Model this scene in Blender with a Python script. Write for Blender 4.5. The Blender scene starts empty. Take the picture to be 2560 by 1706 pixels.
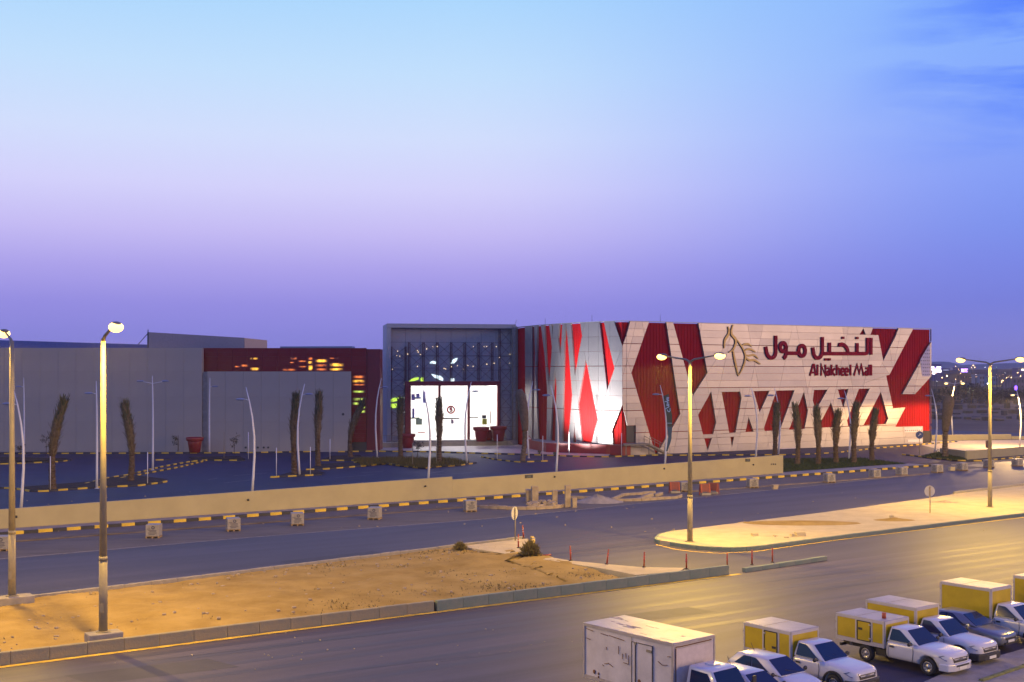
import bpy, bmesh, math, random
from mathutils import Vector, Matrix
random.seed(7)
scene = bpy.context.scene
COL = scene.collection
R = math.radians

# ---------------------------------------------------------------- camera, sky, light
F, HC, HOR, CX = 3000.0, 12.5, 932.0, 1280.0     # focal length and horizon in photo pixels, eye height in metres
cam_d = bpy.data.cameras.new('camera'); cam = bpy.data.objects.new('camera', cam_d); COL.objects.link(cam)
cam.location = (0, 0, HC); cam.rotation_euler = (R(90), 0, 0)
cam_d.sensor_width = 36.0; cam_d.lens = 36.0*F/2560.0; cam_d.shift_y = (HOR-853.0)/2560.0
cam_d.clip_start = 0.5; cam_d.clip_end = 20000
scene.camera = cam

def lin(r, g, b, k=1.0):
    f = lambda c: ((c/255.0)/12.92 if c/255.0 <= 0.04045 else ((c/255.0+0.055)/1.055)**2.4)
    return (f(r)*k, f(g)*k, f(b)*k, 1.0)

world = bpy.data.worlds.new('World'); scene.world = world; world.use_nodes = True
wt = world.node_tree; wt.nodes.clear()
def wn(t, **kw):
    n = wt.nodes.new(t)
    for k, v in kw.items(): setattr(n, k, v)
    return n
w_out = wn('ShaderNodeOutputWorld'); w_bg = wn('ShaderNodeBackground'); w_bg.inputs['Strength'].default_value = 1.0
w_tc = wn('ShaderNodeTexCoord'); w_sep = wn('ShaderNodeSeparateXYZ')
wt.links.new(w_tc.outputs['Generated'], w_sep.inputs[0])
def ramp(stops):
    n = wn('ShaderNodeValToRGB'); cr = n.color_ramp; cr.interpolation = 'B_SPLINE' if False else 'EASE'
    cr.interpolation = 'LINEAR'
    while len(cr.elements) > 1: cr.elements.remove(cr.elements[-1])
    cr.elements[0].position = stops[0][0]; cr.elements[0].color = stops[0][1]
    for p, c in stops[1:]:
        e = cr.elements.new(p); e.color = c
    wt.links.new(w_sep.outputs['Z'], n.inputs[0]); return n
SKY_L = ramp([(0.0, lin(138,134,220)), (0.030, lin(142,137,224)), (0.055, lin(152,144,229)), (0.085, lin(176,165,238)),
              (0.115, lin(200,190,247)), (0.150, lin(214,212,254)), (0.19, lin(212,224,255)), (0.24, lin(196,225,255)),
              (0.30, lin(172,216,255)), (0.42, lin(136,170,250)), (0.6, lin(112,122,230)), (1.0, lin(98,100,212))])
SKY_R = ramp([(0.0, lin(140,132,206)), (0.030, lin(130,132,216)), (0.055, lin(122,130,222)), (0.085, lin(124,138,232)),
              (0.115, lin(126,148,240)), (0.150, lin(132,158,248)), (0.19, lin(134,166,253)), (0.24, lin(132,172,255)),
              (0.30, lin(130,176,255)), (0.42, lin(122,156,248)), (0.6, lin(110,120,230)), (1.0, lin(98,100,212))])
w_map = wn('ShaderNodeMapRange'); w_map.inputs['From Min'].default_value = -0.06; w_map.inputs['From Max'].default_value = 0.42
w_map.interpolation_type = 'SMOOTHSTEP'
wt.links.new(w_sep.outputs['X'], w_map.inputs['Value'])
w_mix = wn('ShaderNodeMix', data_type='RGBA')
wt.links.new(w_map.outputs[0], w_mix.inputs[0]); wt.links.new(SKY_L.outputs[0], w_mix.inputs[6]); wt.links.new(SKY_R.outputs[0], w_mix.inputs[7])
# thin evening clouds, high on the right and beyond
w_mp = wn('ShaderNodeMapping'); w_mp.inputs['Scale'].default_value = (5.0, 2.5, 30.0); w_mp.inputs['Rotation'].default_value = (0, R(-20), 0)
w_mp.inputs['Location'].default_value = (0.35, 0.0, 0.45)
w_noise = wn('ShaderNodeTexNoise'); w_noise.inputs['Scale'].default_value = 1.0; w_noise.inputs['Detail'].default_value = 7.0; w_noise.inputs['Roughness'].default_value = 0.58
w_noise.inputs['Distortion'].default_value = 0.35
wt.links.new(w_tc.outputs['Generated'], w_mp.inputs[0]); wt.links.new(w_mp.outputs[0], w_noise.inputs['Vector'])
w_cr = wn('ShaderNodeMapRange'); w_cr.inputs['From Min'].default_value = 0.44; w_cr.inputs['From Max'].default_value = 0.60
wt.links.new(w_noise.outputs['Fac'], w_cr.inputs['Value'])
w_mx = wn('ShaderNodeMapRange'); w_mx.inputs['From Min'].default_value = 0.24; w_mx.inputs['From Max'].default_value = 0.42; w_mx.interpolation_type = 'SMOOTHSTEP'
wt.links.new(w_sep.outputs['X'], w_mx.inputs['Value'])
w_mz = wn('ShaderNodeMapRange'); w_mz.inputs['From Min'].default_value = 0.14; w_mz.inputs['From Max'].default_value = 0.23; w_mz.interpolation_type = 'SMOOTHSTEP'
wt.links.new(w_sep.outputs['Z'], w_mz.inputs['Value'])
def wmul(a, b):
    n = wn('ShaderNodeMath', operation='MULTIPLY'); wt.links.new(a, n.inputs[0])
    if hasattr(b, 'links'): wt.links.new(b, n.inputs[1])
    else: n.inputs[1].default_value = b
    return n.outputs[0]
w_cm = wmul(wmul(wmul(w_cr.outputs[0], w_mx.outputs[0]), w_mz.outputs[0]), 1.0)
w_mix2 = wn('ShaderNodeMix', data_type='RGBA'); w_mix2.inputs[7].default_value = lin(78,126,255)
wt.links.new(w_cm, w_mix2.inputs[0]); wt.links.new(w_mix.outputs[2], w_mix2.inputs[6])
wt.links.new(w_mix2.outputs[2], w_bg.inputs['Color'])
wt.links.new(w_bg.outputs[0], w_out.inputs['Surface'])

# last warm glow of the set sun, from the right behind the camera (soft)
sun_d = bpy.data.lights.new('sun', 'SUN'); sun = bpy.data.objects.new('sun', sun_d); COL.objects.link(sun)
sun_d.energy = 1.1; sun_d.angle = R(16); sun_d.color = (1.0, 0.62, 0.33)
sun.rotation_euler = Vector((-0.95, 0.31, -0.11)).to_track_quat('-Z', 'Y').to_euler()
scene.view_settings.view_transform = 'Standard'; scene.view_settings.look = 'None'
scene.view_settings.exposure = 0.0; scene.view_settings.gamma = 1.0
scene.cycles.use_denoising = True
scene.cycles.max_bounces = 6; scene.cycles.diffuse_bounces = 3; scene.cycles.glossy_bounces = 3
scene.cycles.transmission_bounces = 4; scene.cycles.sample_clamp_indirect = 4.0; scene.cycles.caustics_reflective = False; scene.cycles.caustics_refractive = False

# ---------------------------------------------------------------- helpers
def G(px, py, z=0.0):
    "the point at height z that the photo pixel looks at"
    d = F*(HC-z)/(py-HOR); return Vector(((px-CX)*d/F, d, z))
def P(px, py, d):
    "the point at depth d that the photo pixel looks at"
    return Vector(((px-CX)*d/F, d, HC-(py-HOR)*d/F))

MATS = {}
def mat(name, col, rough=0.6, metal=0.0, var=0.12, scale=3.0, bump=0.0, bscale=None, spec=0.5, emit=None, estr=0.0, coat=0.0, stretch=(1,1,1), col2=None, alpha=None, detail=4.0, rot=0.0):
    if name in MATS: return MATS[name]
    m = bpy.data.materials.new(name); m.use_nodes = True; nt = m.node_tree; b = nt.nodes['Principled BSDF']
    c = col if len(col) == 4 else (*col, 1.0)
    b.inputs['Base Color'].default_value = c; b.inputs['Roughness'].default_value = rough; b.inputs['Metallic'].default_value = metal
    b.inputs['Specular IOR Level'].default_value = spec; b.inputs['Coat Weight'].default_value = coat
    if emit: b.inputs['Emission Color'].default_value = (*emit[:3], 1.0); b.inputs['Emission Strength'].default_value = estr
    if var > 0 or bump > 0 or col2:
        tc = nt.nodes.new('ShaderNodeTexCoord'); mp = nt.nodes.new('ShaderNodeMapping'); mp.inputs['Scale'].default_value = stretch
        if rot: mp.vector_type = 'TEXTURE'; mp.inputs['Rotation'].default_value = (0, 0, rot); mp.inputs['Scale'].default_value = tuple(1/x for x in stretch)
        nt.links.new(tc.outputs['Object'], mp.inputs[0])
        nz = nt.nodes.new('ShaderNodeTexNoise'); nz.inputs['Scale'].default_value = scale; nz.inputs['Detail'].default_value = detail; nz.inputs['Roughness'].default_value = 0.62
        nt.links.new(mp.outputs[0], nz.inputs['Vector'])
        mx = nt.nodes.new('ShaderNodeMix'); mx.data_type = 'RGBA'
        rg = nt.nodes.new('ShaderNodeMapRange'); rg.inputs['From Min'].default_value = 0.32; rg.inputs['From Max'].default_value = 0.68
        nt.links.new(nz.outputs['Fac'], rg.inputs['Value']); nt.links.new(rg.outputs[0], mx.inputs[0])
        if col2: a2 = (*col2[:3], 1.0); a1 = c
        else: a1 = tuple(min(1, x*(1-var)) for x in c[:3])+(1,); a2 = tuple(min(1, x*(1+var)) for x in c[:3])+(1,)
        mx.inputs[6].default_value = a1; mx.inputs[7].default_value = a2
        nt.links.new(mx.outputs[2], b.inputs['Base Color'])
        if bump > 0:
            n2 = nt.nodes.new('ShaderNodeTexNoise'); n2.inputs['Scale'].default_value = bscale or scale*6; n2.inputs['Detail'].default_value = 5
            nt.links.new(mp.outputs[0], n2.inputs['Vector'])
            bp = nt.nodes.new('ShaderNodeBump'); bp.inputs['Strength'].default_value = bump; bp.inputs['Distance'].default_value = 0.05
            nt.links.new(n2.outputs['Fac'], bp.inputs['Height']); nt.links.new(bp.outputs[0], b.inputs['Normal'])
    MATS[name] = m; return m

class MB:
    "collects shapes for one mesh"
    def __init__(s): s.v = []; s.f = []; s.sm = []
    def add(s, vs, fs, smooth=False):
        o = len(s.v); s.v += [tuple(v) for v in vs]; s.f += [tuple(i+o for i in f) for f in fs]; s.sm += [smooth]*len(fs); return s
    def box(s, c, d, rz=0.0, M=None):
        hx, hy, hz = d[0]/2, d[1]/2, d[2]/2
        vs = [Vector((x, y, z)) for x in (-hx, hx) for y in (-hy, hy) for z in (-hz, hz)]
        if rz: m = Matrix.Rotation(rz, 3, 'Z'); vs = [m @ v for v in vs]
        if M is not None: vs = [M @ v for v in vs]
        vs = [v+Vector(c) for v in vs]
        return s.add(vs, [(0,1,3,2),(4,6,7,5),(0,4,5,1),(2,3,7,6),(0,2,6,4),(1,5,7,3)])
    def bar(s, a, b, w, h=None, up=(0,0,1)):
        a, b = Vector(a), Vector(b); d = b-a; L = d.length
        if L < 1e-6: return s
        x = d/L; u = Vector(up)
        if abs(x.dot(u)) > 0.98: u = Vector((0,1,0))
        y = u.cross(x).normalized(); z = x.cross(y); h = h or w
        vs = [p+y*sy*w/2+z*sz*h/2 for p in (a, b) for sy in (-1, 1) for sz in (-1, 1)]
        return s.add(vs, [(0,1,3,2),(4,6,7,5),(0,4,5,1),(2,3,7,6),(0,2,6,4),(1,5,7,3)])
    def tube(s, pts, rad, n=10, cap=True, smooth=True):
        pts = [Vector(p) for p in pts]
        if not hasattr(rad, '__len__'): rad = [rad]*len(pts)
        vs = []
        for i, p in enumerate(pts):
            t = (pts[min(i+1, len(pts)-1)]-pts[max(i-1, 0)]).normalized()
            u = Vector((0,1,0)) if abs(t.z) > 0.7 else Vector((0,0,1))
            x = u.cross(t).normalized(); y = t.cross(x)
            for k in range(n):
                a = 2*math.pi*k/n; vs.append(p+(x*math.cos(a)+y*math.sin(a))*rad[i])
        fs = []
        for i in range(len(pts)-1):
            for k in range(n):
                fs.append((i*n+k, i*n+(k+1) % n, (i+1)*n+(k+1) % n, (i+1)*n+k))
        s.add(vs, fs, smooth)
        if cap:
            o = len(s.v)-len(vs)
            s.f += [tuple(o+k for k in reversed(range(n))), tuple(o+(len(pts)-1)*n+k for k in range(n))]; s.sm += [False, False]
        return s
    def lathe(s, prof, c=(0,0,0), n=20, smooth=True, axis='z'):
        c = Vector(c); vs = []
        for r, z in prof:
            for k in range(n):
                a = 2*math.pi*k/n
                p = Vector((r*math.cos(a), r*math.sin(a), z))
                if axis == 'y': p = Vector((p.x, p.z, p.y))
                if axis == 'x': p = Vector((p.z, p.x, p.y))
                vs.append(c+p)
        fs = []
        for i in range(len(prof)-1):
            for k in range(n): fs.append((i*n+k, i*n+(k+1) % n, (i+1)*n+(k+1) % n, (i+1)*n+k))
        s.add(vs, fs, smooth)
        o = len(s.v)-len(vs)
        s.f += [tuple(o+k for k in reversed(range(n))), tuple(o+(len(prof)-1)*n+k for k in range(n))]; s.sm += [False, False]
        return s
    def prism(s, poly, z0, z1):
        n = len(poly)
        area = sum(poly[i][0]*poly[(i+1) % n][1]-poly[(i+1) % n][0]*poly[i][1] for i in range(n))
        if area < 0: poly = poly[::-1]
        vs = [(p[0], p[1], z0) for p in poly]+[(p[0], p[1], z1) for p in poly]
        fs = [tuple(reversed(range(n))), tuple(range(n, 2*n))]+[(i, (i+1) % n, n+(i+1) % n, n+i) for i in range(n)]
        return s.add(vs, fs)
    def slab(s, front, back):
        "a plate between two matching outlines in 3-D"
        n = len(front)
        return s.add(list(front)+list(back), [tuple(range(n)), tuple(reversed(range(n, 2*n)))]+[((i+1) % n, i, n+i, n+(i+1) % n) for i in range(n)])
    def sphere(s, c, r, n=10, sc=(1,1,1)):
        prof = [(max(1e-4, math.sin(math.pi*i/(n//2+2))*r), -math.cos(math.pi*i/(n//2+2))*r) for i in range(n//2+3)]
        vs = []; m = n
        for rr, z in prof:
            for k in range(m):
                a = 2*math.pi*k/m; vs.append((c[0]+rr*math.cos(a)*sc[0], c[1]+rr*math.sin(a)*sc[1], c[2]+z*sc[2]))
        fs = [(i*m+k, i*m+(k+1) % m, (i+1)*m+(k+1) % m, (i+1)*m+k) for i in range(len(prof)-1) for k in range(m)]
        return s.add(vs, fs, True)
    def mesh(s, name, m=None):
        me = bpy.data.meshes.new(name); me.from_pydata([tuple(v) for v in s.v], [], s.f)
        me.polygons.foreach_set('use_smooth', s.sm)
        bm = bmesh.new(); bm.from_mesh(me); bmesh.ops.recalc_face_normals(bm, faces=bm.faces); bm.to_mesh(me); bm.free()
        if m: me.materials.append(m)
        me.update(); return me
    def build(s, name, m, parent=None, **kw):
        return link(name, s.mesh(name, m), parent, **kw)

def link(name, me, parent=None, loc=None, rz=None, bevel=0.0, seg=2):
    o = bpy.data.objects.new(name, me); COL.objects.link(o)
    if parent is not None: o.parent = parent
    if loc is not None: o.location = loc
    if rz is not None: o.rotation_euler = (0, 0, rz)
    if bevel > 0:
        b = o.modifiers.new('bevel', 'BEVEL'); b.width = bevel; b.segments = seg; b.limit_method = 'ANGLE'; b.angle_limit = R(35); b.harden_normals = False
    return o
def tag(o, label=None, cat=None, group=None, kind=None):
    if label: o['label'] = label
    if cat: o['category'] = cat
    if group: o['group'] = group
    if kind: o['kind'] = kind
    return o
def empty(name, loc=(0,0,0), rz=0.0, label=None, cat=None, group=None, kind=None, parent=None):
    o = bpy.data.objects.new(name, None); COL.objects.link(o); o.location = loc; o.rotation_euler = (0, 0, rz)
    o.empty_display_size = 0.2
    if parent is not None: o.parent = parent
    return tag(o, label, cat, group, kind)
def world_part(name, mb, m, root, **kw):
    "a part whose mesh is given in world metres, under an unrotated root"
    L = root.matrix_basis.translation; pr = root.parent
    while pr is not None: L = L+pr.matrix_basis.translation; pr = pr.parent
    mb.v = [(v[0]-L.x, v[1]-L.y, v[2]-L.z) for v in mb.v]
    return mb.build(name, m, root, **kw)
def copy_tree(o, parent=None):
    c = o.copy(); COL.objects.link(c); c.parent = parent
    for ch in list(o.children): copy_tree(ch, c)
    return c
def structure(name, mb, m): return tag(mb.build(name, m), kind='structure')
def sheet(name, poly, z, m):
    mb = MB(); mb.add([(p[0], p[1], z) for p in poly], [tuple(range(len(poly)))]); return structure(name, mb, m)

# ---------------------------------------------------------------- materials
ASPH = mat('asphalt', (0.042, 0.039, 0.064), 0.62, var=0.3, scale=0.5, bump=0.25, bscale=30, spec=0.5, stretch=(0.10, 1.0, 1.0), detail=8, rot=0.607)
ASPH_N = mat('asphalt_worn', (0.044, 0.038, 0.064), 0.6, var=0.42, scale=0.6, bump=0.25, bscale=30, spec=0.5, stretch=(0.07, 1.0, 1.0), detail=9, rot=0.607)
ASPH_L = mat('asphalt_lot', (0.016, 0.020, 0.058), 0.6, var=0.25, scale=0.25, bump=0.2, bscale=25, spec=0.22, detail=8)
DUSTY = mat('dusty_asphalt', (0.095, 0.085, 0.08), 0.85, var=0.25, scale=0.6, bump=0.4, bscale=12, stretch=(0.4, 1.5, 1), detail=8)
SAND = mat('sand', (0.23, 0.155, 0.042), 0.95, var=0.2, scale=0.45, bump=0.7, bscale=7, spec=0.15, col2=(0.35, 0.25, 0.085), detail=10)
DESERT = mat('desert', (0.13, 0.10, 0.085), 0.95, var=0.3, scale=0.03, bump=0.5, bscale=1.0, spec=0.1, detail=9)
CONC = mat('concrete', (0.42, 0.36, 0.24), 0.85, var=0.12, scale=0.8, bump=0.25, bscale=20, spec=0.3, detail=8)
CONC_D = mat('concrete_grey', (0.26, 0.24, 0.22), 0.88, var=0.18, scale=1.5, bump=0.4, bscale=18, spec=0.3, detail=7)
KERB_T = mat('kerb_tan_grey', (0.30, 0.25, 0.15), 0.85, var=0.2, scale=1.2, bump=0.4, bscale=14, col2=(0.20, 0.20, 0.15), detail=7)
KERB_G = mat('kerb_green_grey', (0.14, 0.20, 0.16), 0.85, var=0.2, scale=1.2, bump=0.4, bscale=14, col2=(0.24, 0.25, 0.19), detail=7)
K_YEL = mat('kerb_yellow', (0.62, 0.42, 0.035), 0.7, var=0.16, scale=2.5, bump=0.15, bscale=25)
K_BLK = mat('kerb_black', (0.028, 0.028, 0.034), 0.7, var=0.25, scale=2.5, bump=0.15, bscale=25)
WALLC = mat('wall_render_cream', (0.37, 0.32, 0.175), 0.85, var=0.07, scale=0.5, bump=0.12, bscale=25, detail=8)
CREAM = mat('precast_cream', (0.31, 0.285, 0.25), 0.8, var=0.05, scale=0.2, bump=0.05, bscale=12)
SILVER = mat('aluminium_panel', (0.33, 0.305, 0.30), 0.42, metal=0.65, var=0.06, scale=0.25, stretch=(1, 1, 2.0))
SILVERS = [SILVER]+[mat('aluminium_panel_%d' % i, tuple(c*k for c in (0.33, 0.305, 0.30)), r_, metal=0.65, var=0.06, scale=0.25) for i, (k, r_) in enumerate(((.95, .43), (1.04, .41), (.98, .40), (1.02, .44)))]
RED = mat('red_cladding', (0.36, 0.007, 0.008), 0.7, spec=0.08, var=0.10, scale=0.3, stretch=(2, 2, 0.3))
RED_G = mat('red_gloss_panel', (0.15, 0.004, 0.007), 0.32, var=0.08, scale=0.3, spec=0.25)
RED_P = mat('red_paint', (0.26, 0.008, 0.010), 0.45, var=0.1, scale=1.0)
LETTER = mat('red_letter', (0.34, 0.006, 0.014), 0.6, var=0.06, spec=0.08)
GOLD = mat('bronze_emblem', (0.20, 0.145, 0.055), 0.38, metal=0.55, var=0.1)
STEEL = mat('galvanised_steel', (0.23, 0.20, 0.14), 0.6, metal=0.0, var=0.1, scale=3)
WPOST = mat('white_post', (0.62, 0.62, 0.63), 0.4, var=0.05)
DARKM = mat('dark_metal', (0.03, 0.03, 0.033), 0.45, var=0.1)
TRUSS = mat('maroon_steel', (0.10, 0.028, 0.035), 0.45, var=0.1)
FRAMEM = mat('grey_panel', (0.33, 0.33, 0.335), 0.45, metal=0.2, var=0.05)
BLUEFR = mat('blue_grey_panel', (0.22, 0.26, 0.34), 0.4, metal=0.2, var=0.05)
GLASS_D = mat('dim_curtain_glass', (0.30, 0.285, 0.30), 0.35, var=0.05, spec=0.6)
BARK = mat('palm_bark', (0.12, 0.08, 0.05), 0.95, var=0.35, scale=5, bump=0.8, bscale=12, spec=0.1)
FROND = mat('palm_frond_dry', (0.17, 0.125, 0.075), 0.9, var=0.35, scale=4, spec=0.15)
FROND_G = mat('palm_frond_green', (0.075, 0.085, 0.045), 0.8, var=0.3, scale=4, spec=0.2)
SACK = mat('palm_sacking', (0.15, 0.11, 0.075), 0.95, var=0.2, scale=3, bump=0.5, bscale=10, spec=0.1)
GRASS_M = mat('grass', (0.035, 0.055, 0.016), 0.9, var=0.35, scale=2, spec=0.1, bump=0.6, bscale=12)
DRYGRASS = mat('dry_grass', (0.10, 0.085, 0.03), 0.9, var=0.35, scale=3, spec=0.1)
SHRUB = mat('shrub_leaf', (0.20, 0.165, 0.055), 0.85, var=0.4, scale=5, spec=0.15)
SOIL = mat('planting_soil', (0.06, 0.045, 0.035), 0.95, var=0.3, scale=1.5, bump=0.6, bscale=8, spec=0.1)
ORANGE = mat('orange_plastic', (0.33, 0.06, 0.02), 0.5, var=0.15, scale=6)
REFLECT = mat('pale_band', (0.6, 0.5, 0.42), 0.4, var=0.05)
WHITE = mat('white_paint', (0.55, 0.55, 0.58), 0.22, var=0.03, scale=1, coat=0.6)
WHITE_D = mat('white_box_grp', (0.50, 0.47, 0.47), 0.55, var=0.14, scale=1.6, bump=0.1, bscale=5, detail=9)
ROOFP = mat('box_roof_panel', (0.31, 0.30, 0.34), 0.45, var=0.16, scale=1.3, detail=9)
GREYP = mat('grey_car_paint', (0.16, 0.18, 0.22), 0.28, metal=0.4, var=0.03, coat=0.6)
YELP = mat('yellow_box_panel', (0.45, 0.325, 0.008), 0.42, var=0.09, scale=1.5)
TRIM = mat('box_trim_aluminium', (0.44, 0.42, 0.43), 0.4, metal=0.15, var=0.06)
RUBBER = mat('rubber', (0.018, 0.018, 0.02), 0.8, var=0.1)
PLAST = mat('black_plastic', (0.022, 0.022, 0.025), 0.55, var=0.1)
RIM = mat('wheel_rim', (0.40, 0.40, 0.42), 0.35, metal=0.7, var=0.05)
CARGLASS = mat('car_glass', (0.008, 0.020, 0.065), 0.05, var=0, spec=0.28)
HEADL = mat('headlight_glass', (0.16, 0.18, 0.24), 0.12, var=0, spec=0.8, coat=0.8)
CHROME = mat('chrome', (0.7, 0.7, 0.7), 0.18, metal=1.0, var=0)
RUST = mat('rust_stain', (0.16, 0.07, 0.025), 0.85, var=0.4, scale=8)
PLATE = mat('number_plate', (0.65, 0.66, 0.62), 0.4, var=0.03)
WRAP = mat('wrapped_blocks', (0.25, 0.23, 0.22), 0.5, var=0.16, scale=4, bump=0.4, bscale=10)
PRINT = mat('blue_print', (0.04, 0.045, 0.09), 0.6, var=0.1)
WOOD = mat('pallet_wood', (0.28, 0.19, 0.10), 0.85, var=0.25, scale=6)
STONE = mat('rubble_stone', (0.24, 0.19, 0.14), 0.9, var=0.3, scale=2.0, bump=0.6, bscale=8, col2=(0.36, 0.30, 0.23))
SIGNBACK = mat('sign_back_grey', (0.44, 0.43, 0.42), 0.5, var=0.08)
BLUESIGN = mat('blue_sign', (0.02, 0.06, 0.22), 0.4, var=0.03)
FADED = mat('faded_line_paint', (0.30, 0.28, 0.27), 0.8, var=0.35, scale=3)
YLINE = mat('yellow_line_paint', (0.60, 0.42, 0.05), 0.8, var=0.35, scale=1.5)
TEAL = mat('banner_teal', (0.010, 0.030, 0.034), 0.7, var=0.15)
TEALB = mat('banner_blue', (0.012, 0.06, 0.12), 0.7, var=0.1)
PALEINK = mat('banner_lettering', (0.35, 0.55, 0.80), 0.6, var=0.03)
PALER = mat('pale_red', (0.6, 0.05, 0.06), 0.5, var=0.03)
SODIUM = mat('sodium_lens', (1, 0.7, 0.3), 0.4, var=0, emit=(1.0, 0.60, 0.12), estr=5)
LIT_WHITE = mat('lit_white', (1, 1, 1), 0.4, var=0, emit=(1.0, 0.99, 0.97), estr=9)
INSUL = mat('insulation_board', (0.58, 0.52, 0.54), 0.7, var=0.1, scale=2)

# ---------------------------------------------------------------- the ground and roads
def line_pts(pxs, z=0.0): return [G(x, y, z) for x, y in pxs]
mb = MB(); mb.add([(-4500, -60, -0.03), (6000, -60, -0.03), (6000, 9000, -0.03), (-4500, 9000, -0.03)], [(0, 1, 2, 3)])
structure('ground', mb, DESERT)
RD = Vector((4320, 3000, 0)).normalized()           # direction of the road
RN = Vector((RD.y, -RD.x, 0))                        # across the road, towards the camera
def off(p, along=0, across=0): return p+RD*along+RN*across
kA, kB = G(0, 1339), G(2333, 1166)                   # painted kerb in front of the mall wall
KD = (kB-kA).normalized(); KN = Vector((KD.y, -KD.x, 0))
nA, nB = G(0, 1663), G(1840, 1433)                   # near kerb of the sand median
ND = (nB-nA).normalized(); NN = Vector((ND.y, -ND.x, 0))
# carriageways, all one sheet under the medians
far_edge0, far_edge1 = kA-KD*70, kB+KD*160
sheet('road', [far_edge0, far_edge1, far_edge1+KN*75, Vector((90, 40, 0)), Vector((60, -30, 0)), Vector((-70, -30, 0)), nA-ND*60+NN*30, far_edge0+KN*40], 0.0, ASPH)
near0, near1 = nA-ND*60, nB+ND*150
sheet('near_road', [near0+NN*0.05, near1+NN*0.05, near1+NN*40, near0+NN*40], 0.004, ASPH_N)
d0, d1 = G(0, 1400), G(640, 1343)
sheet('dusty_shoulder', [kA-KD*70, kB+KD*4, kB+KD*4+KN*5.0, G(2333, 1185), G(1240, 1296), G(640, 1343), G(0, 1400), (G(0, 1400)-KD*70)], 0.004, DUSTY)
# the turning lane surface at the gap, worn by tyres
lot = [kA-KD*80-KN*3.8, kB-KN*3.8+KD*90, kB+KD*90-KN*90, Vector((60, 235, 0)), Vector((-120, 235, 0)), Vector((-120, 90, 0))]
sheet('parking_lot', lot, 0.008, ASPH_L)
sheet('pavement', [kA-KD*80-KN*0.12, kB-KN*0.12, kB-KN*3.9, kA-KD*80-KN*3.9], 0.14, CONC_D)
# edge lines
def stripe(name, pts, w, z, m):
    mb = MB()
    for a, b in zip(pts[:-1], pts[1:]):
        d = (b-a).normalized(); n = Vector((d.y, -d.x, 0))*w/2
        mb.add([a+n, b+n, b-n, a-n], [(0, 1, 2, 3)])
    mb.v = [(v[0], v[1], z) for v in mb.v]
    return structure(name, mb, m)
stripe('yellow_edge_line', [near0+NN*0.42, nB+NN*0.42], 0.34, 0.012, YLINE)
stripe('white_edge_line', [G(0, 1400)-KD*60, G(640, 1343), G(1240, 1296), G(2333, 1184)], 0.14, 0.010, FADED)
stripe('yellow_island_line', line_pts([(1640, 1362), (1690, 1374), (1735, 1380), (1800, 1384), (1885, 1380), (2091, 1351), (2560, 1294), (2900, 1251)]), 0.16, 0.012, YLINE)
for (a, b, c, d) in [(560,1208,640,1199), (585,1190,668,1183), (1090,1188,1180,1182), (1068,1185,1110,1178), (520,1200,545,1196), (840,1195,935,1187), (905,1183,960,1178)]:
    stripe('parking_line', line_pts([(a, b), (c, d)]), 0.10, 0.014, FADED)

TAR = mat('tar_seam', (.018, .017, .022), .5, var=.2); PATCH = mat('asphalt_patch', (.030, .028, .042), .65, var=.3, scale=.8, detail=8)
for a, b in (((-60,1702),(900,1592)), ((900,1592),(1330,1545)), ((1540,1500),(2350,1405)), ((1100,1655),(1420,1612)), ((760,1690),(1180,1640)), ((2000,1478),(2560,1414))): stripe('tar_seam', line_pts([a, b]), .07, .009, TAR)
for q in ([(160,1690),(520,1648),(600,1668),(230,1712)], [(1500,1545),(1720,1518),(1790,1530),(1560,1560)], [(700,1404),(930,1378),(960,1384),(720,1412)]): sheet('repair_patch', line_pts(q), .007, PATCH)
TRACK = mat('tyre_track', (.034, .030, .050), .55, var=.35, scale=.7, stretch=(.05, 1, 1), detail=9, rot=.607)
for ac in (1.6, 3.2, 5.2, 6.8, 9.0, 10.6): stripe('tyre_track', [near0+NN*ac, near1+NN*ac], .55, .0062, TRACK)
for ac in (-11.0, -9.4, -14.2, -15.8): stripe('tyre_track', [nA-ND*50+RN*ac, nA+RD*160+RN*ac], .55, .0022, TRACK)
# kerb stones
def stone_mesh(name, L, w, h, m):
    mb = MB(); b = 0.03
    pr = [(-w/2, 0), (w/2, 0), (w/2, h-b), (w/2-b, h), (-w/2+b, h), (-w/2, h-b)]
    vs = [(x, p[0], p[1]) for x in (-L/2, L/2) for p in pr]; n = 6
    mb.add(vs, [tuple(range(n)), tuple(range(n, 2*n))]+[(i, (i+1) % n, n+(i+1) % n, n+i) for i in range(n)])
    return mb.mesh(name, m)
def resample(pts, step):
    segs = []; carry = 0.0; out = [pts[0].copy()]
    cur = pts[0].copy(); i = 0; need = step
    pts = [p.copy() for p in pts]
    while i < len(pts)-1:
        d = pts[i+1]-cur; L = d.length
        if L >= need: cur = cur+d/L*need; out.append(cur.copy()); need = step
        else: need -= L; i += 1; cur = pts[i].copy()
    return out
def kerb(pts, mats, L=1.0, w=0.25, h=0.26, z=0.0, name='kerb', gap=0.02, jit=0.012):
    root = empty(name, (pts[0].x, pts[0].y, z), kind='structure')
    ms = []
    for m in mats:
        key = (m.name, round(L, 2), w, h)
        if key not in STONES: STONES[key] = stone_mesh('kerb_stone', L-gap, w, h, m)
        ms.append(STONES[key])
    pr = resample(pts, L)
    for i, (a, b) in enumerate(zip(pr[:-1], pr[1:])):
        c = (a+b)/2; d = b-a
        o = link('kerb_stone', ms[i % len(ms)], root, loc=(c.x-pts[0].x, c.y-pts[0].y, random.uniform(-jit, jit*0.5)), rz=math.atan2(d.y, d.x)+random.uniform(-.006, .006))
    return root
STONES = {}
BY = [K_YEL, K_BLK]
kerb([kA-KD*8, kB], BY, L=1.08)
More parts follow.
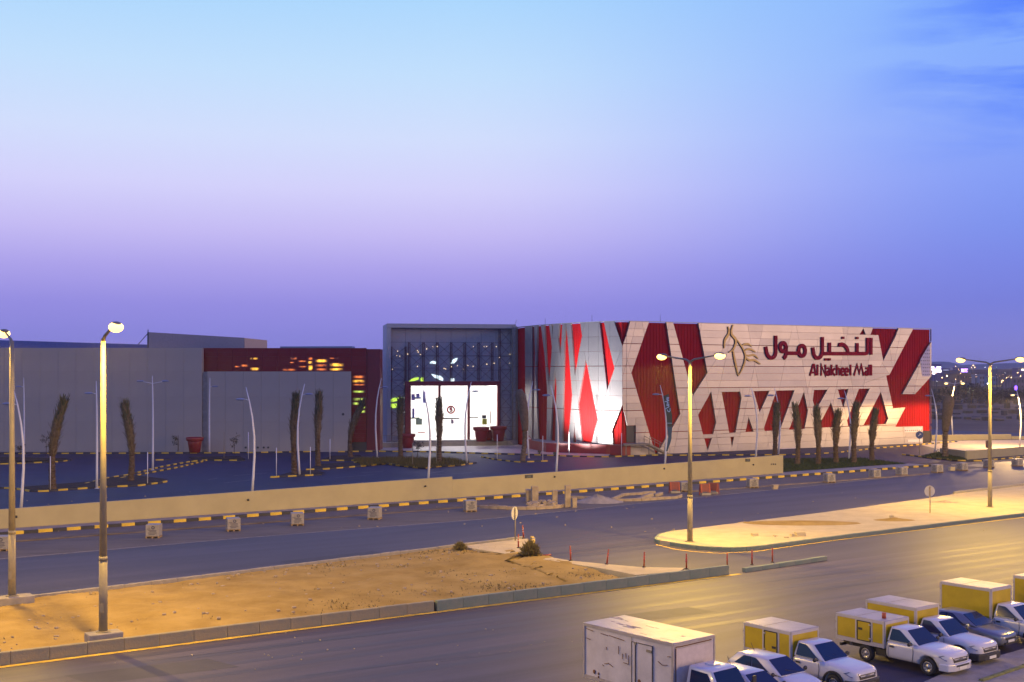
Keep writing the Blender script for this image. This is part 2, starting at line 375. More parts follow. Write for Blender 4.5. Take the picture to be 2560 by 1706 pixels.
kerb([kB+KD*3.2+KN*0.4, kB+KD*40], [CONC_D], L=1.08, h=0.16)
LOTK = [
 [(-60,1136),(0,1136),(540,1134),(640,1133),(815,1130)], [(0,1162),(60,1160),(150,1156),(178,1152)],
 [(-40,1224),(0,1222),(35,1223),(75,1230),(105,1231),(170,1226),(240,1221),(350,1216),(400,1209),(426,1204)],
 [(214,1212),(271,1197),(321,1189),(403,1169),(468,1157),(511,1151)], [(303,1198),(357,1187),(446,1170),(512,1154)],
 [(389,1152),(436,1151)], [(480,1156),(511,1152.5),(624,1153)], [(676,1195),(823,1188)],
 [(765,1176),(804,1175),(860,1171),(905,1167),(945,1163),(965,1161),(990,1165),(1040,1171),(1060,1172),(1100,1168),(1150,1165),(1192,1159)],
 [(804,1153),(890,1153.5),(912,1152)], [(886,1159),(908,1152.5)],
 [(845,1131),(920,1130),(1070,1131),(1188,1135),(1340,1139),(1441,1143),(1521,1144),(1639,1139.5),(1700,1140),(1868,1139),(1955,1139),(2008,1138),(2093,1133),(2191,1122),(2289,1114),(2359,1108),(2395,1105)],
 [(1204,1144),(1241,1151),(1295,1157),(1340,1155.5),(1384,1153.5)],
 [(2256,1138),(2315,1145),(2393,1153),(2452,1154),(2560,1144),(2640,1137)]]
for pl in LOTK: kerb(line_pts(pl), BY, L=1.08, h=0.2, w=0.22)

# the sand median, a low uneven mound between tall kerbs
fA, fB = G(0, 1497, 0.5), G(1240, 1348, 0.5); fE = G(1330, 1338, 0.5)
FD = (fB-fA).normalized()
M_TALL = 0.56
nEnd = G(1858, 1431)
nMid = G(1090, 1527.5)
kerb([nA-ND*30, nMid], [KERB_T], L=1.6, w=0.22, h=M_TALL, name='median_kerb', jit=0.015)
kerb([nMid, nEnd], [KERB_G], L=1.6, w=0.22, h=M_TALL, name='median_kerb', jit=0.015)
kerb([nEnd+ND*0.05, G(2088, 1397)], [KERB_G], L=1.6, w=0.3, h=0.27, name='median_kerb', jit=0.015)
f0 = Vector((fA.x, fA.y, 0))-FD*30; f1 = Vector((fE.x, fE.y, 0))
kerb([f0, f1], [CONC_D], L=1.6, w=0.2, h=0.5, name='median_kerb', jit=0.02)
tip = [f1, Vector((G(1335, 1346, .4).x, G(1335, 1346, .4).y, 0)), Vector((G(1322, 1362, .4).x, G(1322, 1362, .4).y, 0)), Vector((G(1308, 1372, .4).x, G(1308, 1372, .4).y, 0))]
kerb(tip, [K_YEL, CONC_D], L=0.75, w=0.25, h=0.42, name='median_kerb', jit=0.03)
from mathutils import noise as mnoise
mb = MB(); NU, NV = 220, 34
p0, p1 = nA-ND*30-NN*0.1, G(1570, 1467)-NN*0.1
q0, q1 = f0+Vector((FD.y, -FD.x, 0))*0.1, Vector((G(1285, 1372, .3).x, G(1285, 1372, .3).y, 0))
for i in range(NU+1):
    u = i/NU; a = p0.lerp(p1, u); b = q0.lerp(q1, u)
    if u > 0.0: b = q0.lerp(Vector((fB.x, fB.y, 0)), u*1.06) if u < 0.943 else b
    for j in range(NV+1):
        v = j/NV; p = a.lerp(b, v)
        h = 0.36+0.10*math.sin(v*3.1)+0.06*mnoise.noise(Vector((p.dot(RD)*0.25, p.dot(RN)*1.6, 9)))+0.10*mnoise.noise(Vector((p.x*0.35, p.y*0.35, 0)))+0.05*mnoise.noise(Vector((p.x*1.3, p.y*1.3, 3)))+0.025*mnoise.noise(Vector((p.x*4, p.y*4, 5)))
        h -= 0.10*max(0, v-0.75)*4*0.6
        ridge = math.exp(-((v-0.62-0.05*math.sin(p.x*0.2))/0.05)**2)*0.09
        mb.v.append((p.x, p.y, h+ridge))
for i in range(NU):
    for j in range(NV):
        mb.f.append((i*(NV+1)+j, (i+1)*(NV+1)+j, (i+1)*(NV+1)+j+1, i*(NV+1)+j+1)); mb.sm.append(True)
structure('sand_median', mb, SAND)
# paved apron beside the turning gap
def slabz(name, pxs, z0, z1, m):
    pts = [G(x, y, z1) for x, y in pxs]; mb = MB(); mb.prism([(p.x, p.y) for p in pts], z0, z1); return structure(name, mb, m)
slabz('paved_strip', [(1150,1366),(1296,1348),(1322,1347),(1310,1372),(1375,1393),(1425,1402),(1520,1411),(1600,1418),(1712,1420),(1700,1428),(1590,1438),(1520,1424),(1400,1405),(1290,1389)], 0.0, 0.47, CONC)
# concrete island on the right
isl_far = [(1637,1346),(1650,1335),(1672,1329),(1700,1325.5),(1800,1313),(2060,1281),(2317,1246),(2386,1235),(2560,1214),(2900,1172)]
isl_near = [(2900,1241),(2560,1282),(2091,1339),(1881,1366),(1840,1368),(1800,1368),(1735,1363),(1690,1357),(1650,1351)]
top = [G(x, y, 0.27) for x, y in isl_far+isl_near]
mb = MB(); mb.prism([(p.x, p.y) for p in top], 0.0, 0.27); structure('concrete_island', mb, CONC)
flat = lambda pts: [Vector((p.x, p.y, 0)) for p in pts]
kn = flat([G(x, y, 0.27) for x, y in isl_near]); kerb([p-Vector((0, 0.12, 0)) for p in kn], [KERB_G], L=1.2, w=0.2, h=0.285, name='island_kerb', jit=0.008)
kf = flat([G(x, y, 0.27) for x, y in isl_far[7:]]); kerb([p+Vector((0, 0.12, 0)) for p in kf], [CONC_D], L=1.2, w=0.22, h=0.5, name='island_kerb', jit=0.02)
kf = flat([G(x, y, 0.27) for x, y in isl_far[:4]]); kerb([kn[-1]]+kf, [KERB_G], L=0.7, w=0.2, h=0.285, name='island_kerb', jit=0.008)
# pavement in front of the parked vehicles
slabz('near_pavement', [(2275,1720),(2395,1668),(2560,1622),(2700,1584),(2700,1800),(2240,1800)], 0.0, 0.14, CONC_D)
kerb(flat([G(x, y) for x, y in [(2452,1712),(2560,1675),(2640,1648)]]), [mat('kerb_lime', (0.16,0.17,0.05), 0.8, var=0.3)], L=0.9, w=0.2, h=0.22, name='near_kerb')
# plaza before the entrance, planted islands
sheet('plaza', line_pts([(860,1126),(920,1128.5),(1070,1129.5),(1188,1133.5),(1340,1137.5),(1441,1141.5),(1521,1142.5),(1545,1120),(1290,1098),(960,1098),(880,1112)]), 0.15, mat('plaza_paving', (0.45, 0.36, 0.31), 0.45, var=0.1, scale=0.6, detail=8))
sheet('planting_bed', line_pts([(0,1158),(150,1153),(175,1149),(60,1146),(0,1146)]), 0.16, SOIL)
sheet('planting_bed', line_pts([(45,1222),(75,1228),(105,1229),(170,1224),(240,1219),(350,1214),(400,1207),(420,1202),(330,1190),(215,1208)]), 0.16, SOIL)
sheet('planting_bed', line_pts([(690,1193.5),(815,1186.5),(790,1178),(740,1180)]), 0.16, SOIL)
sheet('planting_bed', line_pts([(480,1153),(511,1150),(615,1151),(600,1143),(470,1145)]), 0.16, SOIL)
sheet('planting_bed', line_pts([(804,1151.5),(890,1152),(910,1150),(900,1140),(830,1142)]), 0.16, SOIL)
sheet('planting_bed', line_pts([(775,1174),(804,1173.5),(905,1165.5),(880,1158),(800,1163)]), 0.16, SOIL)
def grass_patch(pxs, n, h, m, nm, label):
    pts = [G(x, y, 0.16) for x, y in pxs]; xs = [p.x for p in pts]; ys = [p.y for p in pts]
    def inside(x, y):
        c = False
        for i in range(len(pts)):
            a, b = pts[i], pts[i-1]
            if (a.y > y) != (b.y > y) and x < (b.x-a.x)*(y-a.y)/(b.y-a.y)+a.x: c = not c
        return c
    sheet('lawn', pts, 0.16, GRASS_M)
    mb = MB(); k = 0
    while k < n:
        x, y = random.uniform(min(xs), max(xs)), random.uniform(min(ys), max(ys))
        if not inside(x, y): continue
        k += 1; a = random.uniform(0, 6.28); hh = h*random.uniform(.5, 1.2); w = .05
        dx, dy = math.cos(a)*w, math.sin(a)*w; lx, ly = random.uniform(-.1, .1), random.uniform(-.1, .1)
        mb.add([(x-dx, y-dy, .15), (x+dx, y+dy, .15), (x+lx, y+ly, .15+hh)], [(0, 1, 2)])
    tag(mb.build(nm, m), label, 'grass', kind='stuff')
grass_patch([(905,1165),(945,1161.5),(965,1159),(990,1163),(1040,1169),(1060,1170),(1100,1166),(1150,1163),(1175,1158),(1130,1148),(960,1146),(880,1148)], 5000, 0.45, DRYGRASS, 'rough_grass', 'rough grass growing in the island before the entrance')
grass_patch([(1958,1147),(2149,1145),(2267,1160),(2177,1164),(2065,1173),(1958,1180)], 5000, 0.22, GRASS_M, 'lawn_grass', 'dark green lawn under the six palms by the end of the wall')
grass_patch([(2300,1142),(2345,1130),(2400,1140),(2418,1150),(2390,1151)], 1500, 0.2, GRASS_M, 'lawn_grass', 'small lawn at the corner of the low cream wall')

# ---------------------------------------------------------------- flat geometry on facades
def clip(poly, a, b, keep_left=True, e=1e-6):
    "the part of a convex polygon on one side of the line a-b"
    out = []; s = 1 if keep_left else -1
    side = lambda p: s*((b[0]-a[0])*(p[1]-a[1])-(b[1]-a[1])*(p[0]-a[0]))
    for i in range(len(poly)):
        p, q = poly[i], poly[(i+1) % len(poly)]; sp, sq = side(p), side(q)
        if sp >= -e: out.append(p)
        if (sp > e and sq < -e) or (sp < -e and sq > e):
            t = sp/(sp-sq); out.append((p[0]+(q[0]-p[0])*t, p[1]+(q[1]-p[1])*t))
    return out if len(out) >= 3 else []
def parea(p): return 0.5*sum(p[i][0]*p[(i+1) % len(p)][1]-p[(i+1) % len(p)][0]*p[i][1] for i in range(len(p)))
def ccw(p): return p if parea(p) > 0 else p[::-1]
def split_all(cells, a, b):
    out = []
    for c in cells:
        for k in (True, False):
            q = clip(c, a, b, k)
            if q and abs(parea(q)) > 1e-3: out.append(q)
    return out
def minus(cells, hole):
    hole = ccw(hole); out = []
    xs = [p[0] for p in hole]; ys = [p[1] for p in hole]
    for c in cells:
        if max(p[0] for p in c) <= min(xs) or min(p[0] for p in c) >= max(xs) or max(p[1] for p in c) <= min(ys) or min(p[1] for p in c) >= max(ys):
            out.append(c); continue
        rest = c
        for i in range(len(hole)):
            a, b = hole[i], hole[(i+1) % len(hole)]
            o = clip(rest, a, b, False)
            if o and abs(parea(o)) > 0.01: out.append(o)
            rest = clip(rest, a, b, True)
            if not rest: break
    return out
def inset(p, g):
    p = ccw(p); q = p
    for i in range(len(p)):
        a, b = Vector(p[i]), Vector(p[(i+1) % len(p)]); d = b-a
        if d.length < 1e-5: continue
        d.normalize(); n = Vector((-d.y, d.x))*g
        q = clip(q, tuple(a+n), tuple(b+n), True)
        if not q: return []
    return q

class Surf:
    "an upright wall surface over a plan line: u along it, v up, offset towards the viewer"
    def __init__(s, pts):
        s.p = [Vector((q[0], q[1])) for q in pts]; s.u = [0.0]
        for a, b in zip(s.p[:-1], s.p[1:]): s.u.append(s.u[-1]+(b-a).length)
        seg = [((b-a).normalized()) for a, b in zip(s.p[:-1], s.p[1:])]; sn = [Vector((d.y, -d.x)) for d in seg]
        s.n = []
        for i in range(len(s.p)):
            a, b = sn[max(i-1, 0)], sn[min(i, len(sn)-1)]; m = (a+b).normalized(); s.n.append(m/max(0.5, m.dot(a)))
    def at(s, u, v, o=0.0):
        i = 0
        while i < len(s.p)-2 and u > s.u[i+1]: i += 1
        t = (u-s.u[i])/(s.u[i+1]-s.u[i]); q = s.p[i].lerp(s.p[i+1], t)+s.n[i].lerp(s.n[i+1], t)*o
        return Vector((q.x, q.y, v))
    front = 0.0                          # how far the face seen in the photograph stands before the plan line
    def px(s, x, y):
        k = (x-CX)/F                     # ray (k, 1) in plan
        best = None
        for i in range(len(s.p)-1):
            a, b = s.p[i]+s.n[i]*s.front, s.p[i+1]+s.n[i+1]*s.front; d = b-a; den = d.x-k*d.y
            if abs(den) < 1e-9: continue
            t = (k*a.y-a.x)/den
            lo = -1e9 if i == 0 else -1e-6; hi = 1e9 if i == len(s.p)-2 else 1+1e-6
            if lo <= t <= hi:
                dep = a.y+d.y*t
                if dep > 0 and (best is None or (0 <= t <= 1)): best = (s.u[i]+t*(s.u[i+1]-s.u[i]), HC-(y-HOR)*dep/F)
        return best
def c4(x, y): return (1280+x/3.734, 780+y/3.734)
def c5(x, y): return (1700+x/3.565, 780+y/3.565)
def c3(x, y): return (920+x/3.7333, 780+y/3.7333)
def ct(x, y): return (1850+x/5.006, 830+y/5.006)

def plan(px, d): return ((px-CX)*d/F, d)
ctrl = [(1290,208),(1312,203),(1350,197),(1400,191.3),(1450,187),(1500,183.8),(1556,181)]
lp = []
for i in range(len(ctrl)-1):
    (xa, za), (xb, zb) = ctrl[i], ctrl[i+1]; n = 2
    for k in range(n):
        t = k/n; lp.append(plan(xa+(xb-xa)*t, za+(zb-za)*t))
C0, E0 = Vector(plan(1556, 181)), Vector(plan(2325, 214)); fd = (E0-C0).normalized()
FA = Surf(lp+[tuple(C0), tuple(C0+fd*0.6), tuple(E0)])
FA.front = 0.34; UC = FA.u[len(lp)]; UE = FA.u[-1]; VT = 20.25

mall = empty('mall_building', (0, 190, 0), label='long shopping mall with cream walls, glazed entrance and red and silver criss-cross facade', cat='building')
def wp(name, mb, m, parent=mall, **kw): return world_part(name, mb, m, parent, **kw)

# --- red and silver block: body, ribbed red cladding, silver panels standing proud of it
mb = MB(); inner = [FA.at(u, 0, -0.25) for u in FA.u]
back = [Vector((E0.x-8, E0.y+40, 0)), Vector((12, 262, 0)), Vector((6, 225, 0))]
mb.prism([(p.x, p.y) for p in inner+back], 0.0, VT-0.4); wp('block', mb, mat('block_grey', (0.24, 0.23, 0.24), 0.7))
mb = MB(); u = 0.0; col = []
while u < UE+0.001:
    for du, o in ((0.0, 0.0), (0.42, 0.0), (0.45, 0.045), (0.55, 0.045)):
        if u+du <= UE: col.append((u+du, o))
    u += 0.6
for uu, o in col: mb.v += [FA.at(uu, 0.0, o), FA.at(uu, VT-0.12, o)]
for i in range(len(col)-1): mb.f.append((2*i, 2*i+2, 2*i+3, 2*i+1)); mb.sm.append(False)
red_wall = wp('ribbed_red_cladding', mb, RED)
REDS_R = [[c4(1030,80),c4(1105,80),c4(1030,320)], [c4(1285,80),c4(1437,80),c4(1570,955),c4(1345,1340),c4(1115,570)],
 [c4(1500,80),c4(1735,80),c4(1825,570),c4(1690,780)], [c5(278,711),c5(322,985),c5(295,1090),c5(205,1093),c5(162,920)],
 [c5(218,1128),c5(283,1126),c5(248,1238)], [c5(372,715),c5(535,712),c5(548,770),c5(495,1075),c5(440,1080)], [c5(450,1115),c5(482,1113),c5(463,1205)],
 [c5(658,708),c5(798,705),c5(710,895)], [c5(612,940),c5(655,1068),c5(585,1072)], [c5(860,703),c5(1020,700),c5(890,1055),c5(755,1062),c5(750,1030)],
 [c5(1105,715),c5(1140,885),c5(1110,1043),c5(972,1050)], [c5(1195,697),c5(1315,695),c5(1208,880),c5(1185,790)],
 [c5(1345,810),c5(1388,940),c5(1375,1027),c5(1230,1033)], [c5(1408,693),c5(1500,690),c5(1455,855)],
 [c5(1595,687),c5(1690,685),c5(1525,1018),c5(1500,1018),c5(1490,970)], [c5(1790,715),c5(1855,950),c5(1833,1000),c5(1635,1012)],
 [c5(1635,148),c5(1655,203),c5(1600,203)], [c5(1698,205),c5(1722,140),c5(1950,140),c5(1925,208)], [c5(1768,207),c5(1926,207),c5(1812,437)],
 [c5(2085,140),c5(2240,140),c5(2240,265),c5(1980,735),c5(1868,560)], [c5(1838,570),c5(1868,560),c5(1980,735),c5(2010,850),c5(1900,860)],
 [c5(1980,734),c5(2095,734),c5(2240,852),c5(2010,852)], [c5(2095,735),c5(2240,575),c5(2240,852)],
 [c5(2010,850),c5(2240,850),c5(2240,1016),c5(1920,1025)], [c5(2165,1014),c5(2240,1014),c5(2240,1240),c5(2165,1240)]]
REDS_L = [[c4(950,80),c4(1030,80),c4(1030,320)], [c4(815,80),c4(853,80),c4(955,530),c4(888,730)], [c4(688,440),c4(798,1010),c4(740,1225),c4(655,1215),c4(618,860)],
 [c4(548,90),c4(633,90),c4(653,225),c4(587,600)], [c4(503,90),c4(508,130),c4(560,780),c4(520,1240),c4(470,1240),c4(488,300)], [c4(583,1075),c4(597,1230),c4(570,1230)],
 [c4(1030,870),c4(935,1110),c4(947,1260),c4(1030,1260)],
 [c4(446,90),c4(470,90),c4(452,420),c4(430,260)], [c4(368,90),c4(386,90),c4(379,230)], [c4(299,90),c4(342,90),c4(372,330),c4(345,690),c4(322,500)],
 [c4(240,90),c4(264,90),c4(305,420),c4(328,760),c4(320,1250),c4(245,1250),c4(224,600)], [c4(400,530),c4(415,700),c4(402,1250),c4(358,1250),c4(382,760)],
 [c4(186,90),c4(205,90),c4(212,400),c4(200,1250),c4(188,1250)], [c4(40,90),c4(120,90),c4(125,1250),c4(40,1250)]]
REDS_R.append([c4(1030,870),c4(1075,1050),c4(1078,1260),c4(1030,1260)])
def uvpoly(ps, lo=None, hi=None):
    q = [FA.px(*p) for p in ps]
    return [(max(lo, min(hi, a)) if lo is not None else a, b) for a, b in q]
ROW = VT/18.0
DOOR = uvpoly([c4(1076,1062),c4(1156,1062),c4(1156,1225),c4(1076,1225)])
def panels(u0, u1, holes, cuts, depth, rows):
    cells = [[(u0, 0.0), (u1, 0.0), (u1, VT), (u0, VT)]]
    for k in range(1, len(rows)): cells = split_all(cells, (u0, rows[k]), (u1, rows[k]))
    for a, b in cuts: cells = split_all(cells, a, b)
    for h in holes: cells = minus(cells, h)
    return cells
rows_f = [k*ROW for k in range(18)]
cuts_R = []
for k in range(-2, 11): cuts_R.append(((UC+3+k*6.3, 0), (UC+3+k*6.3+5.6, VT)))
for k in range(0, 7): cuts_R.append(((UC+8+k*10.4, 0), (UC+8+k*10.4-4.6, VT)))
for du in (0.55,): cuts_R.append(((UC+du, 0), (UC+du, VT)))
cells_R = panels(UC, UE, [uvpoly(h, UC, UE+2) for h in REDS_R]+[DOOR], cuts_R, 0.5, rows_f)
cuts_L = [((FA.u[i], 0), (FA.u[i], VT)) for i in range(1, len(lp))]
cells_L = panels(0.0, UC, [uvpoly(h, -3, UC) for h in REDS_L], cuts_L, 0.55, [k*ROW*2 for k in range(9)])
def make_panels(cells, depth, name, top_n=300):
    root = empty(name, parent=mall)
    cells = [c for c in cells if abs(parea(c)) > 0.02]; cells.sort(key=lambda c: -abs(parea(c)))
    restb = MB()
    for i, c in enumerate(cells):
        q = inset(c, 0.016)
        if not q: continue
        # wider joints along every third row
        lo = min(p[1] for p in q); hi = max(p[1] for p in q)
        for k in range(3, 18, 3):
            r = k*ROW
            if abs(lo-r) < 0.05: q = clip(q, (0, r+0.05), (1, r+0.05), True)
            if q and abs(hi-r) < 0.05: q = clip(q, (0, r-0.05), (1, r-0.05), False)
        if not q: continue
        dj = depth+random.uniform(-0.006, 0.006)
        ta, tb = random.gauss(0, .0025), random.gauss(0, .0025); mu = sum(p_[0] for p_ in q)/len(q); mv = sum(p_[1] for p_ in q)/len(q)
        fr = [FA.at(a, b, dj+max(-.03, min(.03, ta*(a-mu)+tb*(b-mv)))) for a, b in q]; bk = [FA.at(a, b, 0.06) for a, b in q]
        if i < top_n:
            mb = MB(); mb.slab(fr, bk); world_part('panel', mb, random.choice(SILVERS), root)
        else: restb.slab(fr, bk)
    if restb.v: o = world_part('small_panels', restb, SILVER, root); o['kind'] = 'stuff'
    return root
make_panels(cells_R, 0.34, 'silver_cladding')
make_panels(cells_L, 0.34, 'silver_cladding')
mb = MB()                                                # roof edge trim above the panels
for a, b in zip(FA.u[:-1], FA.u[1:]): mb.slab([FA.at(a, VT+.005, .37), FA.at(b, VT+.005, .37), FA.at(b, VT+.005, -.3), FA.at(a, VT+.005, -.3)], [FA.at(a, VT+.09, .37), FA.at(b, VT+.09, .37), FA.at(b, VT+.09, -.3), FA.at(a, VT+.09, -.3)])
wp('parapet_trim', mb, FRAMEM)
for x in (1357, 1475, 1655):                             # lightning rods
    mb = MB(); uu = FA.px(x, 800)[0]; a = FA.at(uu, VT+.07, -.1); mb.tube([a, a+Vector((0, 0, 1.1))], [0.03, 0.02], 5); wp('lightning_rod', mb, DARKM)
# unfinished corner: insulation boards with fixing studs
studs = MB()
def boards(poly):
    q = uvpoly(poly); mb = MB()
    mb.slab([FA.at(a, b, 0.37) for a, b in q], [FA.at(a, b, 0.31) for a, b in q]); wp('insulation_board', mb, INSUL)
    us = [p[0] for p in q]; vs = [p[1] for p in q]; uu = min(us)+.25
    qq = ccw(q)
    while uu < max(us):
        vv = min(vs)+.3
        while vv < max(vs):
            if all((qq[(i+1) % len(qq)][0]-qq[i][0])*(vv-qq[i][1])-(qq[(i+1) % len(qq)][1]-qq[i][1])*(uu-qq[i][0]) > 0.1 for i in range(len(qq))):
                studs.slab([FA.at(uu-.09, vv-.09, .40), FA.at(uu+.09, vv-.09, .40), FA.at(uu+.09, vv+.09, .40), FA.at(uu-.09, vv+.09, .40)], [FA.at(uu-.09, vv-.09, .37), FA.at(uu+.09, vv-.09, .37), FA.at(uu+.09, vv+.09, .37), FA.at(uu-.09, vv+.09, .37)])
            vv += .62
        uu += .5
boards([c5(2215,300),c5(2228,300),c5(2228,575),c5(2160,575),c5(2140,430)])
boards([c5(1998,1028),c5(2160,1022),c5(2160,1068),c5(2000,1075)])
boards([c5(2030,1140),c5(2160,1136),c5(2160,1172),c5(2032,1182)])
boards([c5(905,1218),c5(1028,1212),c5(1028,1258),c5(900,1262)])
o = wp('fixing_studs', studs, DARKM); o['kind'] = 'stuff'
q = uvpoly([c5(2168,1060),c5(2240,1060),c5(2240,1172),c5(2168,1172)])
mb = MB(); mb.slab([FA.at(a, b, 0.12) for a, b in q], [FA.at(a, b, 0.02) for a, b in q]); wp('service_opening', mb, mat('dark_opening', (0.045, 0.035, 0.035), 0.9))
# side door with landing, stair and rails
q = uvpoly([c4(1078,1064),c4(1154,1064),c4(1154,1222),c4(1078,1222)]); dv0 = q[2][1]
mb = MB(); mb.slab([FA.at(a, b, 0.1) for a, b in q], [FA.at(a, b, 0.05) for a, b in q]); wp('side_door', mb, DARKM)
ua, ub = q[0][0]-0.6, q[1][0]+1.2
mb = MB(); mb.slab([FA.at(ua, dv0-.25, .5), FA.at(ub, dv0-.25, .5), FA.at(ub, dv0-.25, 2.4), FA.at(ua, dv0-.25, 2.4)], [FA.at(ua, dv0, .5), FA.at(ub, dv0, .5), FA.at(ub, dv0, 2.4), FA.at(ua, dv0, 2.4)])
for u in (ua+.1, ub-.1): mb.bar(FA.at(u, 0, 2.2), FA.at(u, dv0-.25, 2.2), .12)
wp('landing', mb, STEEL)
st = empty('stair', parent=mall); nst = 9
for k in range(nst):
    mb = MB(); u = ub+0.05+k*0.42; v = dv0-(k+1)*dv0/(nst+1)
    mb.slab([FA.at(u, v-.05, .9), FA.at(u+.4, v-.05, .9), FA.at(u+.4, v-.05, 2.3), FA.at(u, v-.05, 2.3)], [FA.at(u, v, .9), FA.at(u+.4, v, .9), FA.at(u+.4, v, 2.3), FA.at(u, v, 2.3)]); world_part('step', mb, STEEL, st)
ue2 = ub+nst*.42
for o_ in (.95, 2.28):
    mb = MB(); mb.bar(FA.at(ub, dv0-.2, o_), FA.at(ue2, .05, o_), .08, .22); mb.tube([FA.at(ub, dv0+1.0, o_), FA.at(ue2, 1.1, o_)], .045, 6)
    for k in range(5): uu = ub+(ue2-ub)*k/4; vv = dv0+(.05-dv0)*k/4; mb.tube([FA.at(uu, vv, o_), FA.at(uu, vv+1.0, o_)], .035, 6)
    world_part('handrail', mb, STEEL, st)
# red podium at the foot of the curved face
pod = [(1330,1110,1.35),(1352,1113,1.35),(1512,1118,1.35),(1590,1112,1.35)]
pa, pb, pc, pd = [G(x, y, 0) for x, y in ((1342,1124),(1515,1138),(1582,1139),(1330,1118))]
pg = [FA.at(FA.px(1338, 1000)[0], 0, 2.2), FA.at(FA.px(1420, 1000)[0], 0, 4.6), G(1515,1138), G(1582,1138)]
base = [FA.at(u, 0, 0.42) for u in (FA.px(1575, 1100)[0], UC, *[FA.u[i] for i in range(len(lp)-1, 3, -1)])]
poly = [(p.x, p.y) for p in pg]+[(p.x, p.y) for p in base]
mb = MB(); mb.prism(poly, 0.0, 1.55); podium = wp('podium', mb, RED_P)
mb = MB(); 
cx_ = sum(p[0] for p in poly)/len(poly); cy_ = sum(p[1] for p in poly)/len(poly)
mb.prism([(cx_+(p[0]-cx_)*.985, cy_+(p[1]-cy_)*.985) for p in poly], 1.553, 1.60); world_part('paving', mb, CONC_D, podium)

# --- long cream wall of precast panels
ZW = 189.0
def xw(px, d=ZW): return (px-CX)*d/F
PW = 2.83; x_hi = xw(505); x_lo = xw(878)
def zy(y, d): return HC-(y-HOR)*d/F
ztop, zmid = zy(870, ZW), zy(929, ZW)
wall = empty('cream_wall', parent=mall)
mb = MB(); mb.box(((xw(-420)+x_hi)/2, ZW+0.62, ztop/2), (x_hi-xw(-420), 0.8, ztop-.1)); mb.box(((x_hi+x_lo)/2-.1, ZW+0.62, zmid/2), (x_lo-x_hi-.25, 0.8, zmid-.1)); world_part('backing', mb, CONC_D, wall)
zrows = [0.0, zy(1055, ZW), zy(993, ZW), zmid, ztop]
PM = {}
def rect_panel(x0, x1, z0, z1, y, th, m, root, name='panel', g=0.012, tilt=0.0):
    w, h = round(x1-x0-2*g, 3), round(z1-z0-2*g, 3); key = (w, h, th, m.name)
    if key not in PM: mb = MB(); mb.box((0, 0, 0), (w, th, h)); PM[key] = mb.mesh(name, m)
    o = link(name, PM[key], root); rl = root.matrix_basis.translation; pr = root.parent
    while pr is not None: rl = rl+pr.matrix_basis.translation; pr = pr.parent
    o.location = Vector(((x0+x1)/2, y, (z0+z1)/2))-rl
    if tilt: o.rotation_euler = (random.gauss(0, tilt), 0, random.gauss(0, tilt))
    return o
x = x_lo; k = 0
while x > xw(-420):
    for r in range(4):
        if r == 3 and x-PW < x_hi-0.3*0-PW+0.01 or r < 3:
            pass
        if r == 3 and x > x_hi+0.01: continue
        rect_panel(x-PW, x, zrows[r], zrows[r+1], ZW+random.uniform(-.006, .006), 0.2, CREAM, wall)
    x -= PW
    if abs(x-x_hi) < PW*0.55: x = x_hi if x > x_hi-PW*0.55 and x != x_hi else x
for x in (615, 645, 660, 671):
    mb = MB(); mb.lathe([(.16, 0), (.16, .1)], (xw(x), ZW-.2, zy(1119, ZW)), 10, axis='y'); world_part('vent_pipe', mb, DARKM, wall)
mb = MB(); mb.lathe([(.2, 0), (.2, .1)], (xw(858), ZW-.2, zy(1036, ZW)), 10, axis='y'); world_part('vent_pipe', mb, DARKM, wall)
# --- glossy red panel wall set back behind it
ZR = 190.9; rw = empty('red_panel_wall', parent=mall)
xr0, xr1 = xw(507, ZR), xw(916, ZR); zt = zy(870.5, ZR)
mb = MB(); mb.box(((xr0+xr1)/2, ZR+.5, zt/2), (xr1-xr0, .6, zt-.1)); world_part('backing', mb, DARKM, rw)
ncol = 11; pw = (xr1-xr0)/ncol; ph = 0.68
for i in range(ncol):
    z = zt; xa = xr0+i*pw
    while z-ph > (zmid-1.0 if xa+pw < x_lo+.2 else 1.2):
        rect_panel(xa, xa+pw, z-ph, z, ZR, 0.12, RED_G, rw, g=0.008, tilt=0.006); z -= ph
def lit_pane_mat(name, col, e):
    m = bpy.data.materials.new(name); m.use_nodes = True; nt = m.node_tree; b = nt.nodes['Principled BSDF']; b.inputs['Base Color'].default_value = (.10, .003, .006, 1); b.inputs['Roughness'].default_value = .3
    tc = nt.nodes.new('ShaderNodeTexCoord'); nz = nt.nodes.new('ShaderNodeTexNoise'); nz.inputs['Scale'].default_value = 1.3; nz.inputs['Detail'].default_value = 5; nt.links.new(tc.outputs['Object'], nz.inputs['Vector'])
    rg = nt.nodes.new('ShaderNodeMapRange'); rg.inputs['From Min'].default_value = .30; rg.inputs['From Max'].default_value = .66; rg.inputs['To Max'].default_value = e*2.4; nt.links.new(nz.outputs['Fac'], rg.inputs['Value'])
    sx = nt.nodes.new('ShaderNodeSeparateXYZ'); nt.links.new(tc.outputs['Generated'], sx.inputs[0]); cur_ = rg.outputs[0]
    for ax in ('X', 'Z'):
        pp = nt.nodes.new('ShaderNodeMath'); pp.operation = 'PINGPONG'; pp.inputs[1].default_value = .5; nt.links.new(sx.outputs[ax], pp.inputs[0])
        mr = nt.nodes.new('ShaderNodeMapRange'); mr.interpolation_type = 'SMOOTHSTEP'; mr.inputs['From Max'].default_value = .42; nt.links.new(pp.outputs[0], mr.inputs['Value'])
        mm = nt.nodes.new('ShaderNodeMath'); mm.operation = 'MULTIPLY'; nt.links.new(cur_, mm.inputs[0]); nt.links.new(mr.outputs[0], mm.inputs[1]); cur_ = mm.outputs[0]
    b.inputs['Emission Color'].default_value = (*col, 1); nt.links.new(cur_, b.inputs['Emission Strength']); return m
